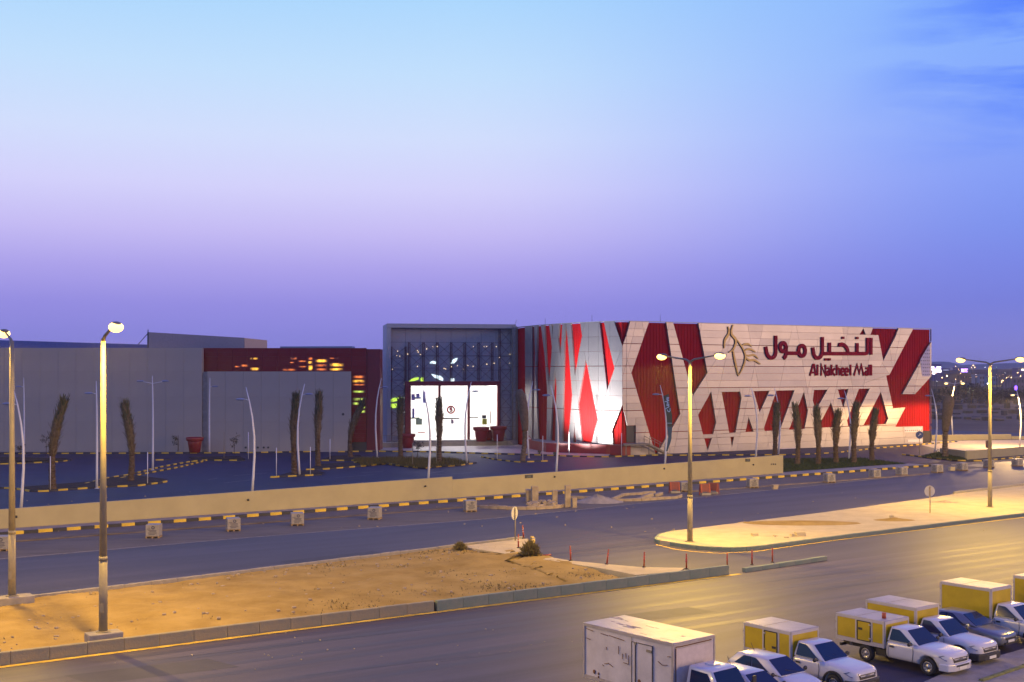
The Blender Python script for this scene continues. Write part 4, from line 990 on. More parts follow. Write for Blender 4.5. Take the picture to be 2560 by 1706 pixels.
t1 = G(1725, 1355, .27); t2 = G(2475, 1268, .27); sp = t2-t1
street_lamp(t1, 13.1, [(AN, 2.6, .35), (AF, 2.6, .35)], 'twin-arm sodium street lamp near the rounded tip of the concrete island')
street_lamp(t2, 13.1, [(AN, 2.6, .35), (AF, 2.6, .35)], 'twin-arm sodium street lamp on the concrete island near the right edge')
street_lamp(t2+sp, 13.1, [(AN, 2.6, .35), (AF, 2.6, .35)], 'twin-arm sodium street lamp farther right along the island')
street_lamp(s2-RD*39+Vector((0, 0, -.3)), 13.4, [(AF, 1.5, .5)], 'single-arm sodium street lamp farther left on the far median edge')
street_lamp(s1-RD*39+Vector((0, 0, -.3)), 13.4, [(AN, 1.5, .5)], 'single-arm sodium street lamp farther left on the near median edge')
# lamp on the near verge, just right of the view, whose light falls on the near road and the parked vehicles
street_lamp(Vector((37, 66, .1)), 12.5, [(AF, 2.0, .4)], 'single-arm sodium street lamp on the near verge right of the parked vehicles', e=LAMP_E*.4)
street_lamp(Vector((40, 28, .1)), 12.5, [(AF, 2.0, .4)], 'single-arm sodium street lamp on the near pavement to the right of the view', e=LAMP_E*1.3)

# ---------------------------------------------------------------- curved lamp posts of the parking lot
HEADM = mat('post_head_blue_grey', (0.20, 0.24, 0.36), .4)
def curve_post(px, base_y, top_y, side, label, two=False, lit=0, tipblue=False, straight=False, banner=False):
    p = G(px, base_y, .02); h = zy(top_y, p.y)-.02
    r = empty('curved_lamp_post', p, label=label, cat='lamp post', group='white lamp posts of the parking lot')
    k = h/11.0; s = -side
    pts = [(0, 0, 0), (.13*s, 0, 2*k), (.24*s, 0, 4*k), (.22*s, 0, 6*k), (.02*s, 0, 8*k), (-.28*s, 0, 9.6*k), (-.62*s, 0, 11*k)]
    if straight: pts = [(q[0]*.1, 0, q[2]) for q in pts]
    mb = MB(); mb.tube([(x*1.0, y, z) for x, y, z in pts], [.14, .13, .12, .11, .09, .07, .03], 10); mb.lathe([(.24, 0), (.24, .04)], (0, 0, 0), 8); mb.build('post', WPOST, r)
    for sd in ((side, -side) if two else (side,)):
        z = 9.75*k; x0 = -.32*s if not straight else 0
        if two: z = 10.2*k
        mb = MB(); mb.tube([(x0, 0, z-.1), (x0+sd*(1.3 if two else .35), 0, z+(.15 if two else 0))], .04, 6); mb.build('arm', WPOST, r)
        cx = x0+sd*(1.6 if two else .85)
        mb = MB(); mb.sphere((cx, 0, z+(.2 if two else 0)), .5, 10, (1.0, .42, .24)); hd = mb.build('lamp_head', HEADM, r)
        if lit:
            mb = MB(); mb.sphere((cx, 0, z-.06), .36, 10, (1.0, .6, .5)); mb.build('lens', mat('warm_lens', (1, .8, .5), .4, var=0, emit=(1, .64, .2), estr=3.0), r); lamp_light(r, (cx+sd*.5, -.8, z-.55), lit*(.5 if two else 1), (1, .60, .20))
    if tipblue:
        mb = MB(); mb.sphere((-.62*s, 0, 11*k), .26, 10, (1, 1, 1.5)); mb.build('tip_glow', mat('blue_tip_glow', (.3, .3, 1), .4, var=0, emit=(.16, .05, 1.0), estr=4), r)  # blue spot at the post tip, made as a glowing ball
    if banner:
        s_ = 158/F
        def bp(x, y, o=0): q = G(px, base_y, .02); return Vector(((1640+x/6.53-px)*q.y/F, -.1-o, zy(920+y/6.53, q.y)-.02))
        q = [(118,462),(205,420),(212,520),(236,640),(262,780),(262,960),(182,960),(172,800),(150,660)]
        mb = MB(); mb.slab([bp(x, y, .03) for x, y in q], [bp(x, y, 0) for x, y in q]); bn = mb.build('banner', TEAL, r)
        q = [(182,962),(262,962),(262,1000),(252,1080),(252,1150),(235,1220),(185,1360),(160,1365),(180,1260),(198,1130)]
        mb = MB(); mb.slab([bp(x, y, .03) for x, y in q], [bp(x, y, 0) for x, y in q]); mb.build('banner_tail', TEALB, r)
        def bat(x, y, o): return bp(x, y, .04+o)
        mb = MB(); S = [[(226,660),(228,700),(212,720),(192,708),(186,690),(176,684)], [(150,668),(205,640),(212,628)], [(205,610),(196,590),(178,596),(176,616),(200,622),(212,600)], [(176,580),(205,572),(180,566),(178,552)],
            [(140,552),(200,540),(206,530),(184,528),(172,510),(206,512)], [(172,500),(180,484),(190,496),(204,494),(206,478)]]
        for t in S: ribbon(t, 11, bat, 0, .02, mb)
        mb.build('banner_lettering', PALEINK, bn)
        mb = MB(); mb.bar(bp(176, 903, .06), bp(262, 903, .06), .06, .05); mb.build('banner_seam', PALEINK, bn)
    return r
POSTS = [(52,1282,975,-1,'curved white lamp post behind the wall at the far left, nearest the road'), (60,1136,945,-1,'faint white lamp post far left by the cream wall'),
 (242,1222,953,-1,'straight white lamp post beside the planted island left of the second palm'), (382,1176,940,-1,'straight white lamp post with two wide arms before the cream wall'),
 (524,1133,945,1,'faint white lamp post by the cream wall right of the lone red pot'), (630,1240,968,-1,'tall curved white lamp post rising behind the wall left of the two straight palms'),
 (749,1189,960,1,'curved white lamp post beside the palm on the short striped kerb'), (943,1144,946,1,'curved white lamp post left of the glazed entrance'),
 (1070,1208,968,-1,'curved white lamp post rising behind the step in the wall'), (1167,1161,955,1,'curved white lamp post in front of the right door post'),
 (1322,1146,953,1,'curved white lamp post right of the entrance by the warning sign'), (1390,1190,963,-1,'curved white lamp post before the red podium'),
 (1662,1168,963,-1,'curved lamp post carrying a dark teal banner'), (1889,1150,970,-1,'curved lamp post behind the right end of the long wall'),
 (1946,1137,970,-1,'curved lamp post behind the first of the six palms'), (2122,1150,977,-1,'curved lamp post between the fourth and fifth of the six palms'),
 (2338,1126,972,-1,'curved lamp post by the right corner of the red facade')]
for i, (x, b, t, s, lab) in enumerate(POSTS):
    curve_post(x, b, t, s, lab, two=(i in (3,)), straight=(i in (2, 3, 1, 4)), banner=(i == 12))
curve_post(2382, 1094, 948, 1, 'lit curved lamp post with two heads by the far wall', two=True, lit=15000)
curve_post(2549, 1118, 970, -1, 'lit curved lamp post with blue tip at the right edge', lit=26000, tipblue=True)

# ---------------------------------------------------------------- palms with tied-up fronds
def palm(px, by, tx, ty, bend, label, wrapped=False, r0=.34, seed=0):
    rnd = random.Random(seed*13+5); p = G(px, by, .1); h = zy(ty, p.y)-.1; dx = (tx-px)*p.y/F
    r = empty('palm_tree', p, label=label, cat='palm', group='palms with bound crowns')
    def ax(t): return Vector((dx*(t**2.2)+bend*math.sin(math.pi*t)*(1 if t < .99 else 1), .1*math.sin(5*t+seed), h*t))
    mb = MB(); ts = [i/30*.62 for i in range(31)]; mb.tube([ax(t) for t in ts], [r0*(1.15-.25*min(1, t*4))*(1+.10*((i % 2)*2-1))+.12*max(0, t-.4) for i, t in enumerate(ts)], 11, smooth=False)
    for i in range(170):                      # cut frond bases
        t = rnd.uniform(.02, .62); a = rnd.uniform(0, 6.28); c = ax(t); rr = r0*1.0+.12*max(0, t-.4); e = Vector((math.cos(a), math.sin(a), 0)); s = Vector((-e.y, e.x, 0))*.1
        mb.add([c+e*rr*.8-s, c+e*rr*.8+s, c+e*(rr+.12)+Vector((0, 0, .24))], [(0, 1, 2)])
    mb.build('trunk', SACK if wrapped else BARK, r)
    if wrapped:
        mb = MB(); ts = [.42+.58*i/14 for i in range(15)]; mb.tube([ax(t) for t in ts], [r0*(1.05+.95*math.sin(min(1, (t-.4)/.45)*1.57))*(1 if t < .93 else 1-(t-.93)*6)*rnd.uniform(.94, 1.06) for t in ts], 12); mb.build('crown', SACK, r)
        return r
    cb = MB(); gb = MB()
    for i in range(620):                      # stubs and tied fronds, loose at their ends
        t = rnd.uniform(.34, .97); a = rnd.uniform(0, 6.28); c = ax(t); k = max(0, min(1, (t-.36)/.45)); wid = r0*(.95+.55*math.sin(k*2.4))
        L = rnd.uniform(.5, 1.3); t2 = t+L/h; c2 = ax(min(1, t2))+Vector((0, 0, max(0, t2-1)*h))
        e = Vector((math.cos(a), math.sin(a), 0)); s = Vector((-e.y, e.x, 0))*rnd.uniform(.04, .11)
        out = wid*rnd.uniform(.8, 1.35) if rnd.random() > .15 else wid*rnd.uniform(1.4, 2.1)
        (gb if t > .70 and rnd.random() < .55 else cb).add([c+e*wid*.6-s, c+e*wid*.6+s, c2+e*out+s*.35, c2+e*out-s*.35], [(0, 1, 2, 3)])
    for i in range(70):                       # frayed tuft at the top
        a = rnd.uniform(0, 6.28); L = rnd.uniform(.5, 1.25); c = ax(rnd.uniform(.9, .98)); e = Vector((math.cos(a), math.sin(a), 0)); s = Vector((-e.y, e.x, 0))*.07; q = c+e*rnd.uniform(.1, .75)+Vector((0, 0, L))
        (gb if rnd.random() < .7 else cb).add([c-s, c+s, q], [(0, 1, 2)])
    mb = cb; tt = [.38+.57*i/14 for i in range(15)]; mb.tube([ax(t) for t in tt], [r0*(.80+.38*math.sin((t-.38)/.6*2.6))*rnd.uniform(.85, 1.15) for t in tt], 9, smooth=False)
    cr = cb.build('crown', FROND, r); gb.build('green_fronds', FROND_G, cr)
    return r
PALMS = [(132,1224,163,1003,-.25,'leftmost palm, its bound crown bent to the right'), (326,1203,311,1012,.25,'palm with a green tuft leaning left beside the left yellow lamp'),
 (736,1186,740,993,-.12,'left one of two straight palms before the cream wall'), (795,1166,798,988,-.05,'right one of two straight palms before the cream wall, the taller'),
 (877,1144,908,1008,-.3,'palm bent to the right before the red panel wall'), (1002,1147,1001,1002,-.1,'dark palm before the left of the bright entrance'),
 (1098,1158,1098,1003,0.0,'dark palm standing in front of the bright doors'),
 (1938,1146,1942,1016,0,'first of the six palms by the wall end, counted from the left'), (1994,1162,1988,1020,.1,'second of the six palms by the wall end, counted from the left'),
 (2046,1162,2042,1026,0,'third of the six palms by the wall end, counted from the left'), (2090,1158,2096,1036,-.1,'shortest, fourth of the six palms by the wall end'),
 (2135,1158,2141,1016,-.05,'tall fifth of the six palms by the wall end'), (2180,1153,2188,1033,-.05,'rightmost of the six palms by the wall end')]
for i, a in enumerate(PALMS): palm(*a, seed=i)
palm(1306, 1153, 1297, 974, .45, 'palm wrapped in sacking right of the entrance', wrapped=True, r0=.36, seed=31)
palm(2364, 1143, 2374, 990, -.1, 'dark wrapped palm right of the facade corner', wrapped=True, r0=.40, seed=32)

# ---------------------------------------------------------------- big red pots, white pipes, signs, small plants
def pot(px, by, top_y, label, d=None, z=.15):
    p = G(px, by, z) if d is None else Vector((*plan(px, d), z)); h = zy(top_y, p.y)-z; k = h/2.5
    r = empty('flower_pot', p, label=label, cat='flower pot', group='giant red flower pots')
    mb = MB(); mb.lathe([(.86*k, 0), (1.10*k, 1.5*k), (1.18*k, 1.98*k), (1.1*k, 1.98*k)], n=28); mb.build('body', RED_P, r)
    mb = MB(); mb.lathe([(1.20*k, 1.9*k), (1.38*k, 1.94*k), (1.44*k, 2.48*k), (1.38*k, 2.5*k), (1.26*k, 2.5*k), (1.22*k, 2.36*k)], n=28); mb.build('rim', RED_P, r)
    mb = MB(); mb.lathe([(1.2*k, 2.3*k), (1.2*k, 2.34*k)], n=20); mb.build('soil', SOIL, r)
pot(487, 1131.5, 1093.5, 'giant red flower pot standing alone before the cream wall')
pot(1019, 1120, 1085, 'giant red flower pot left of the entrance steps behind a palm')
pot(1203, 1102, 1068, 'left one of two giant red pots before the bright doors', z=TER, d=201.5)
pot(1246, 1102, 1066, 'right one of two giant red pots before the bright doors', z=TER, d=202.3)
pot(1222.5, 1100, 1075, 'smaller red pot between the two giant pots', z=TER, d=205.0)
for (x, b, t, lab) in [(126,1226,1141,'thin white pipe beside the leftmost palm'), (369,1211,1131,'thin white pipe right of the second palm'), (621,1148,1081,'thin white pipe behind the tall curved post'), (691,1191,1120,'thin white pipe on the left end of the short striped kerb'),
     (776,1188,1118,'thin white pipe on the right part of the short striped kerb'), (825,1150,1098,'thin white pipe near the red panel wall'), (1031.5,1168,1108,'thin grey pipe at the left of the rough grass'), (1091,1163,1105,'thin grey pipe behind the palm before the doors'), (1243,1149,1087,'thin white pipe before the right red pot'),
     (1357,1152,1090,'thin white pipe left of the curved post at the podium'), (1423,1139,1080,'thin white pipe before the red podium'), (1554,1140,1083,'thin white pipe before the podium corner'), (560,1146,1080,'thin dark pipe before the cream wall left of the tall post')]:
    p = G(x, b, .05); h = zy(t, p.y)-.05; r = empty('pipe_post', p, label=lab, cat='post', group='thin pipes standing in the lot'); mb = MB(); mb.tube([(0, 0, 0), (0, 0, h)], .05, 8); mb.build('pipe', WPOST if 'white' in lab else STEEL, r); mb = MB(); mb.lathe([(.14, 0), (.14, .03)], n=8); mb.build('base_plate', STEEL, r)
def sign(px, by, h, kind, label, z=0.0, rz=0.0, size=.95):
    p = G(px, by, z); r = empty('road_sign', p, rz=rz, label=label, cat='road sign')
    mb = MB(); mb.tube([(0, 0, 0), (0, 0, h+size*.45)], .045, 8); mb.build('post', STEEL, r)
    f = -.06 if kind != 'back' else .06
    if kind == 'tri':
        tri = [(-size/2, -size*.36), (size/2, -size*.36), (0, size*.5)]
        mb = MB(); mb.slab([(x, f-.02, h+y) for x, y in tri], [(x, f+.02, h+y) for x, y in tri]); pl = mb.build('plate', RED_P, r)
        mb = MB(); mb.slab([(x*.62, f-.03, h+y*.62) for x, y in tri], [(x*.62, f-.021, h+y*.62) for x, y in tri]); mb.build('face', WPOST, pl)
        mb = MB(); mb.box((0, f-.035, h), (.07, .01, .28)); mb.build('symbol', PLAST, pl)
    elif kind == 'rect':
        mb = MB(); mb.box((0, f, h), (size*.7, .04, size)); mb.build('plate', mat('brown_plate', (.08, .04, .05), .6), r)
    else:
        mb = MB(); mb.lathe([(size/2, f-.02), (size/2, f+.02)], (0, 0, h), 28, axis='y'); pl = mb.build('plate', BLUESIGN if kind == 'blue' else SIGNBACK, r)
        if kind == 'blue':
            mb = MB(); mb.bar((-.2, f-.03, h-.2), (.2, f-.03, h+.2), .09, .01, up=(0,1,0)); mb.bar((.2, f-.03, h+.2), (-.02, f-.03, h+.18), .08, .01, up=(0,1,0)); mb.bar((.2, f-.03, h+.2), (.18, f-.03, h-.02), .08, .01, up=(0,1,0)); mb.build('arrow', WPOST, pl)
        else:
            mb = MB(); mb.bar((0, f-.06, h-size*.42), (0, f-.06, h+size*.42), .09, .05); mb.build('rail', mat('sign_rail_brown', (.16, .09, .06), .6), pl)
sign(707, 1118, 2.45, 'tri', 'small red warning triangle sign before the cream wall')
sign(1323, 1145, 2.9, 'tri', 'pale warning triangle sign right of the wrapped palm', size=.8)
sign(1288, 1352, 1.95, 'back', 'round sign seen from behind at the tip of the sand median', z=.47, rz=R(62))
sign(2325, 1283, 1.9, 'back', 'round sign seen from behind on the concrete island', z=.27, rz=R(8))
sign(2298.5, 1141, 3.2, 'blue', 'round blue arrow sign before the right corner of the facade', size=1.15)
sign(2470, 1158, 2.6, 'rect', 'small dark rectangular sign on a post by the low cream wall', size=1.0)
LEAFM = mat('sapling_leaf', (0.035, 0.035, 0.025), .9, var=.3)
def sapling(px, by, h, lab):
    p = G(px, by, .1); r = empty('sapling', p, label=lab, cat='sapling', group='young trees in the lot'); rnd = random.Random(int(px)); mb = MB(); lf = MB()
    mb.tube([(0, 0, 0), (.05, 0, h*.5), (0, .05, h)], [.05, .04, .02], 6)
    for k in range(7):
        z = h*rnd.uniform(.4, .95); a = rnd.uniform(0, 6.28); e = Vector((math.cos(a)*.7, math.sin(a)*.7, rnd.uniform(.2, .6))); mb.tube([(0, 0, z), Vector((0, 0, z))+e], [.02, .01], 4)
        for j in range(26):
            q = Vector((0, 0, z))+e*rnd.uniform(.3, 1.2)+Vector([rnd.gauss(0, .13) for _ in range(3)]); s = Vector([rnd.gauss(0, .1) for _ in range(3)]); t = Vector([rnd.gauss(0, .1) for _ in range(3)]); lf.add([q, q+s, q+t], [(0, 1, 2)])
    mb.build('trunk', BARK, r); lf.build('crown', LEAFM, r)
for x, y, h, l in [(115,1141,2.8,'thin sapling just left of the leftmost palm'), (445,1129,2.6,'thin sapling left of the lone red pot'), (585,1136,2.4,'thin sapling before the cream wall left of the tall post'), (1044,1143,2.0,'small dark sapling before the entrance steps'), (50,1146,1.5,'low dark sapling at the far left bed')]: sapling(x, y, h, l)
def shrub(px, by, w, h, n, lab, z=.4):
    p = G(px, by, z); r = empty('desert_shrub', p, label=lab, cat='shrub'); rnd = random.Random(int(px)); mb = MB(); st = MB()
    for i in range(n):
        a = rnd.uniform(0, 6.28); el = rnd.uniform(.15, 1.5); L = rnd.uniform(.45, 1.0); d = Vector((math.cos(a)*math.cos(el)*w/2, math.sin(a)*math.cos(el)*w/2, math.sin(el)*h))*L
        b = d*rnd.uniform(.35, .9); s = Vector([rnd.gauss(0, .03) for _ in range(3)]); mb.add([b-s*.6, b+s*.6, b+d*.22+s*1.2+Vector([rnd.gauss(0, .05) for _ in range(3)])], [(0, 1, 2)])
        if i % 14 == 0: st.tube([(0, 0, -.03), d*.9], [.02, .006], 4, cap=False)
    mb.build('crown', SHRUB, r); st.build('stems', BARK, r)
shrub(1326, 1393, 1.75, 1.15, 5200, 'bushy olive shrub at the tip of the sand median')
shrub(1151, 1374, 1.25, .55, 2200, 'low dry shrub at the back edge of the sand median')

# ---------------------------------------------------------------- roadworks: pallets, barriers, delineators, rubble
def pallet(px, by, rz, lab, base=None):
    p = G(px, by, .0)
    if base is None:
        r = empty('block_pallet', p, rz=rz, group='wrapped block pallets along the roadside', cat='pallet', label=lab)
        mb = MB()
        for k in range(3): mb.box((-.45+.45*k, 0, .05), (.1, 1.05, .09))
        for k in range(5): mb.box((0, -.46+.23*k, .115), (1.06, .12, .03))
        mb.build('wooden_base', WOOD, r)
        mb = MB(); mb.box((0, 0, .58), (1.02, 1.02, .88)); mb.build('wrapped_stack', WRAP, r, bevel=.03)
        for f, (nx, ny) in enumerate(((0, -1), (-1, 0))):
            mb = MB(); M = Matrix.Rotation(0 if f == 0 else -math.pi/2, 3, 'Z')
            def q(x, z): return M @ Vector((x, -.516, z))
            N = 14
            for k in range(N):
                a, b = 2*math.pi*k/N, 2*math.pi*(k+1)/N; ring = [(math.cos(a)*.13, math.sin(a)*.13), (math.cos(b)*.13, math.sin(b)*.13), (math.cos(b)*.06, math.sin(b)*.06), (math.cos(a)*.06, math.sin(a)*.06)]
                mb.add([q(x+.05, z+.80) for x, z in ring], [(0, 1, 2, 3)])
            for z, w, x0 in ((.60, .62, 0), (.50, .5, .03), (.40, .66, 0), (.30, .46, -.05), (.70, .25, -.28)):
                mb.add([q(x0-w/2, z-.022), q(x0+w/2, z-.022), q(x0+w/2, z+.022), q(x0-w/2, z+.022)], [(0, 1, 2, 3)])
            mb.build('printed_mark', PRINT, r)
        return r
    r = copy_tree(base); r.location = p; r.rotation_euler = (0, 0, rz); r['label'] = lab; return r
ordn = ['first','second','third','fourth','fifth','sixth','seventh','eighth','ninth','tenth','eleventh','twelfth','thirteenth','fourteenth','fifteenth']
PAL = [(6,1376,.1),(385,1344,.05),(583,1327,.35),(743,1313,.25),(937,1298,-.15),(1175,1279,.3),(1712,1229,.1),(1881,1220,.2),(2073,1207,.3),(2187,1195,.35),(2254,1189,.5),(2343,1182,.4),(2405,1177,.5),(2472,1169.5,.4),(2543,1166,.5)]
base = None
for i, (x, y, a) in enumerate(PAL):
    if i == 0: lab = 'white wrapped block pallet cut by the left edge of the picture'
    elif i == 6: lab = 'white wrapped block pallet between the orange barriers'
    else: lab = '%s white wrapped block pallet counted along the roadside from the left' % ordn[i]
    o = pallet(x, y, a, lab, base)
    if base is None: base = o
def stone_block(px, by, s, lab, z=0., rz=.3, tilt=0., m=STONE):
    p = G(px, by, z); rnd = random.Random(int(px*7+by)); mb = MB(); mb.box((0, 0, 0), s)
    mb.v = [(v[0]+rnd.uniform(-.08, .08)*s[0], v[1]+rnd.uniform(-.08, .08)*s[1], v[2]+rnd.uniform(-.06, .06)*s[2]) for v in mb.v]
    o = mb.build('stone_block', m, bevel=min(s)*.08); o.location = p+Vector((0, 0, s[2]*.5*math.cos(tilt)+s[0]*.3*abs(math.sin(tilt))-.02)); o.rotation_euler = (0, tilt, rz); tag(o, lab, 'stone', 'loose stones and blocks'); return o
stone_block(1937, 1223, (.6, .5, .5), 'single stone block on the shoulder right of the seventh pallet stack'); stone_block(2379, 1177, (.7, .5, .5), 'pale stone block between two pallets at the right', m=CONC)
for x, y, s, l in [(1387,1262,(.5,.4,1.4),'upright stone slab left of the tall kerb stone at the rubble'), (1419,1268,(.55,.45,2.0),'tall upright stone at the right end of the rubble'), (1436,1269,(.4,.35,.9),'short upright stone right of the tallest one'), (1337,1256,(.7,.6,1.6),'square upright block at the left of the rubble'), (1322,1254,(.6,.5,1.2),'dark squat block left in the rubble')]: stone_block(x, y, s, l, rz=.2)
rnd = random.Random(4)
for k in range(26):
    x = rnd.uniform(1325, 1385); stone_block(x, 1266+rnd.uniform(-7, 3), (rnd.uniform(.3, .9), rnd.uniform(.25, .5), rnd.uniform(.2, .45)), 'broken stone in the rubble heap on the unfinished island', rz=rnd.uniform(0, 3), tilt=rnd.uniform(-.5, .5), z=.1)
for x, y, s, l in [(1618,1246,(1.3,.5,.35),'tilted slab on the farther unfinished island'), (1645,1241,(.9,.5,.3),'flat stone on the farther unfinished island'), (1602,1249,(.8,.5,.2),'dark flat stone at the edge of the farther unfinished island')]: stone_block(x, y, s, l, rz=.5, tilt=-.2)
for x, y, s, l in [(1887,1340,(.45,.35,.22),'small yellow lit stone at the left of the island stones'), (1999,1340,(.75,.5,.32),'largest stone block on the concrete island'), (1981,1341,(.35,.3,.2),'small stone touching the largest block on the island'), (1937,1341,(.25,.2,.1),'tiny stone between the two island blocks'), (1966,1345,(.3,.25,.1),'flat small stone before the largest island block'), (2229,1297,(.3,.25,.3),'single small stone standing on the island patch')]: stone_block(x, y, s, l, z=.27, m=CONC)
kerb(flat(line_pts([(1200,1271),(1260,1274),(1330,1275),(1395,1271),(1416,1266)])), [STONE], L=.9, w=.25, h=.32, name='unfinished_kerb', jit=.04)
kerb(flat(line_pts([(1420,1246),(1470,1248),(1530,1254),(1600,1253),(1660,1249),(1700,1246),(1704,1241)])), [STONE], L=.9, w=.25, h=.28, name='unfinished_kerb', jit=.04)
kerb(flat(line_pts([(1530,1252),(1560,1240),(1640,1234)])), [STONE], L=.9, w=.25, h=.28, name='unfinished_kerb', jit=.04)
kerb(flat(line_pts([(0,1356),(640,1308),(1240,1262)])), [mat('trench_earth', (.11, .085, .06), .95, var=.3, scale=1)], L=2.2, w=1.2, h=.09, name='trench_edge', gap=0, jit=.03)
kerb(flat(line_pts([(1720,1230),(2240,1192),(2330,1184)])), [mat('trench_earth_pale', (.17, .13, .09), .95, var=.3, scale=1)], L=2.2, w=.9, h=.09, name='trench_edge', gap=0, jit=.03)
def heap(px, by, rx, ry, h, m, lab, z=0., n=22):
    p = G(px, by, z); mb = MB(); K = 8; rnd = random.Random(int(px))
    for i in range(K+1):
        t = i/K
        for j in range(n): a = 2*math.pi*j/n; k = 1+.18*mnoise.noise(Vector((math.cos(a)*2, math.sin(a)*2, px))); mb.v.append((math.cos(a)*rx*t*k, math.sin(a)*ry*t*k, h*(1-t)**1.15*(1+.2*rnd.uniform(-1, 1))-(.03 if i == K else 0)))
    for i in range(K):
        for j in range(n): mb.f.append((i*n+j, i*n+(j+1) % n, (i+1)*n+(j+1) % n, (i+1)*n+j)); mb.sm.append(True)
    o = mb.build('sand_heap', m); o.location = p; tag(o, lab, 'sand heap', kind='stuff'); return o
heap(1495, 1256, 2.6, 1.6, .75, CONC_D, 'grey sand heap beside the unfinished kerbs')
heap(2003, 1308, 5.2, 1.8, .14, SAND, 'wide low patch of rough sand on the concrete island', .27); heap(2237, 1301, 1.8, .8, .22, SAND, 'small sand heap on the island left of the round sign', .27); heap(2360, 1256, 1.6, .8, .15, STONE, 'low heap of broken stones on the island behind the round sign', .27)
def debris(fn, n, m, lab, s=(.03, .1), nm='litter'):
    mb = MB()
    for k in range(n):
        p = fn(); q = random.uniform(*s); mb.box(p+Vector((0, 0, q*.3)), (q*random.uniform(.6, 1.6), q, q*.6), rz=random.uniform(0, 3))
    tag(mb.build(nm, m), lab, 'debris', kind='stuff')
def rnd_med():
    a, b = random.random(), random.uniform(.05, .95); p = p0.lerp(p1, a).lerp(q0.lerp(Vector((fB.x, fB.y, 0)), a), b); return Vector((p.x, p.y, .42))
debris(rnd_med, 420, STONE, 'small stones scattered over the sand median', (.04, .16), 'pebbles')
debris(lambda: G(random.uniform(0, 2560), random.uniform(1230, 1330)), 90, STONE, 'bits of stone along the far road', (.05, .13), 'pebbles')
debris(lambda: G(random.uniform(0, 1700), random.uniform(1560, 1690)), 40, CONC, 'bits of litter on the near road', (.03, .07))
mb = MB()
for k in range(2600):
    for _ in range(30):
        p = rnd_med(); sx = CX+F*p.x/p.y
        dn = max(0, min(1, (sx-650)/500))*max(0, mnoise.noise(Vector((p.x*.3, p.y*.45, 2)))+.28)
        if random.random() < dn: break
    a = random.uniform(0, 6.28); w = random.uniform(.02, .06); hh = random.uniform(.04, .16); l = Vector((random.gauss(0, .06), random.gauss(0, .06), hh)); d_ = Vector((math.cos(a)*w, math.sin(a)*w, 0)); q = Vector((p.x, p.y, .36))
    mb.add([q-d_, q+d_, q+l], [(0, 1, 2)])
tag(mb.build('dry_scrub', mat('dry_scrub_leaf', (.15, .12, .05), .9, var=.4, scale=3)), 'sparse dry scrub on the sand median', 'scrub', kind='stuff')
def barrier(px, by, lab, rz, base=None):
    p = G(px, by)
    if base is None:
        r = empty('road_barrier', p, rz=rz, label=lab, cat='barrier', group='orange road barriers')
        mb = MB(); mb.slab([(-.55, -.25, .35), (.55, -.25, .35), (.55, -.1, 1.15), (-.55, -.1, 1.15)], [(-.55, .25, .35), (.55, .25, .35), (.55, .1, 1.15), (-.55, .1, 1.15)]); mb.build('board', mat('barrier_maroon', (.17, .03, .022), .6, var=.2, scale=3), r)
        for x in (-.45, .45): mb = MB(); mb.bar((x, -.3, 0), (x, -.08, 1.1), .1); mb.bar((x, .3, 0), (x, .08, 1.1), .1); mb.build('leg', ORANGE, r)
        mb = MB(); mb.box((0, -.2, .13), (1.0, .5, .22)); mb.build('ballast', CONC_D, r); return r
    r = copy_tree(base); r.location = p; r.rotation_euler = (0, 0, rz); r['label'] = lab; return r
b0 = barrier(1686, 1233, 'maroon road barrier left of the wrapped pallet at the kerb', .2); barrier(1762, 1238, 'maroon road barrier right of the yellow lamp pole, left one of the pair', .25, b0); barrier(1784, 1235, 'maroon road barrier right of the yellow lamp pole, right one of the pair', -.5, b0)
def delineator(px, by, z, lab, tilt=0., base=None, h=.88):
    p = G(px, by, z)
    r = empty('delineator_post', p, label=lab, cat='delineator', group='orange flexible posts at the turning gap'); r.rotation_euler = (0, tilt, 0)
    mb = MB(); mb.lathe([(.13, 0), (.12, .03), (.05, .06)], n=12); mb.build('foot', RUBBER, r)
    mb = MB(); mb.tube([(0, 0, .04), (0, 0, h)], [.052, .045], 10); mb.build('post', ORANGE, r)
    for z_ in (.5, .68): mb = MB(); mb.tube([(0, 0, z_*h), (0, 0, z_*h+.05)], .056, 10); mb.build('band', REFLECT if z == .47 and px < 1320 else PALER, r)
DEL = [(1309,1346.5,.47,-.08),(1296,1370,.47,0),(1427,1402,.47,-.05),(1517,1411,.47,.12),(1610,1418.5,.47,.03),(1716,1423,.47,0),(1818,1420,.0,0),(1880,1412.5,.29,0),(1931,1406.5,.29,0)]
for i, (x, y, z, t) in enumerate(DEL): delineator(x, y, z, ('%s orange flexible post along the turning gap counted from the left' % ordn[i]) if i > 1 else ('banded orange post behind the shrub at the median tip' if i == 0 else 'orange post just above the shrub at the median tip'), t, h=.95)
delineator(1352, 1389, .50, 'fallen orange flexible post lying right of the shrub', math.pi/2-.05, h=.7)

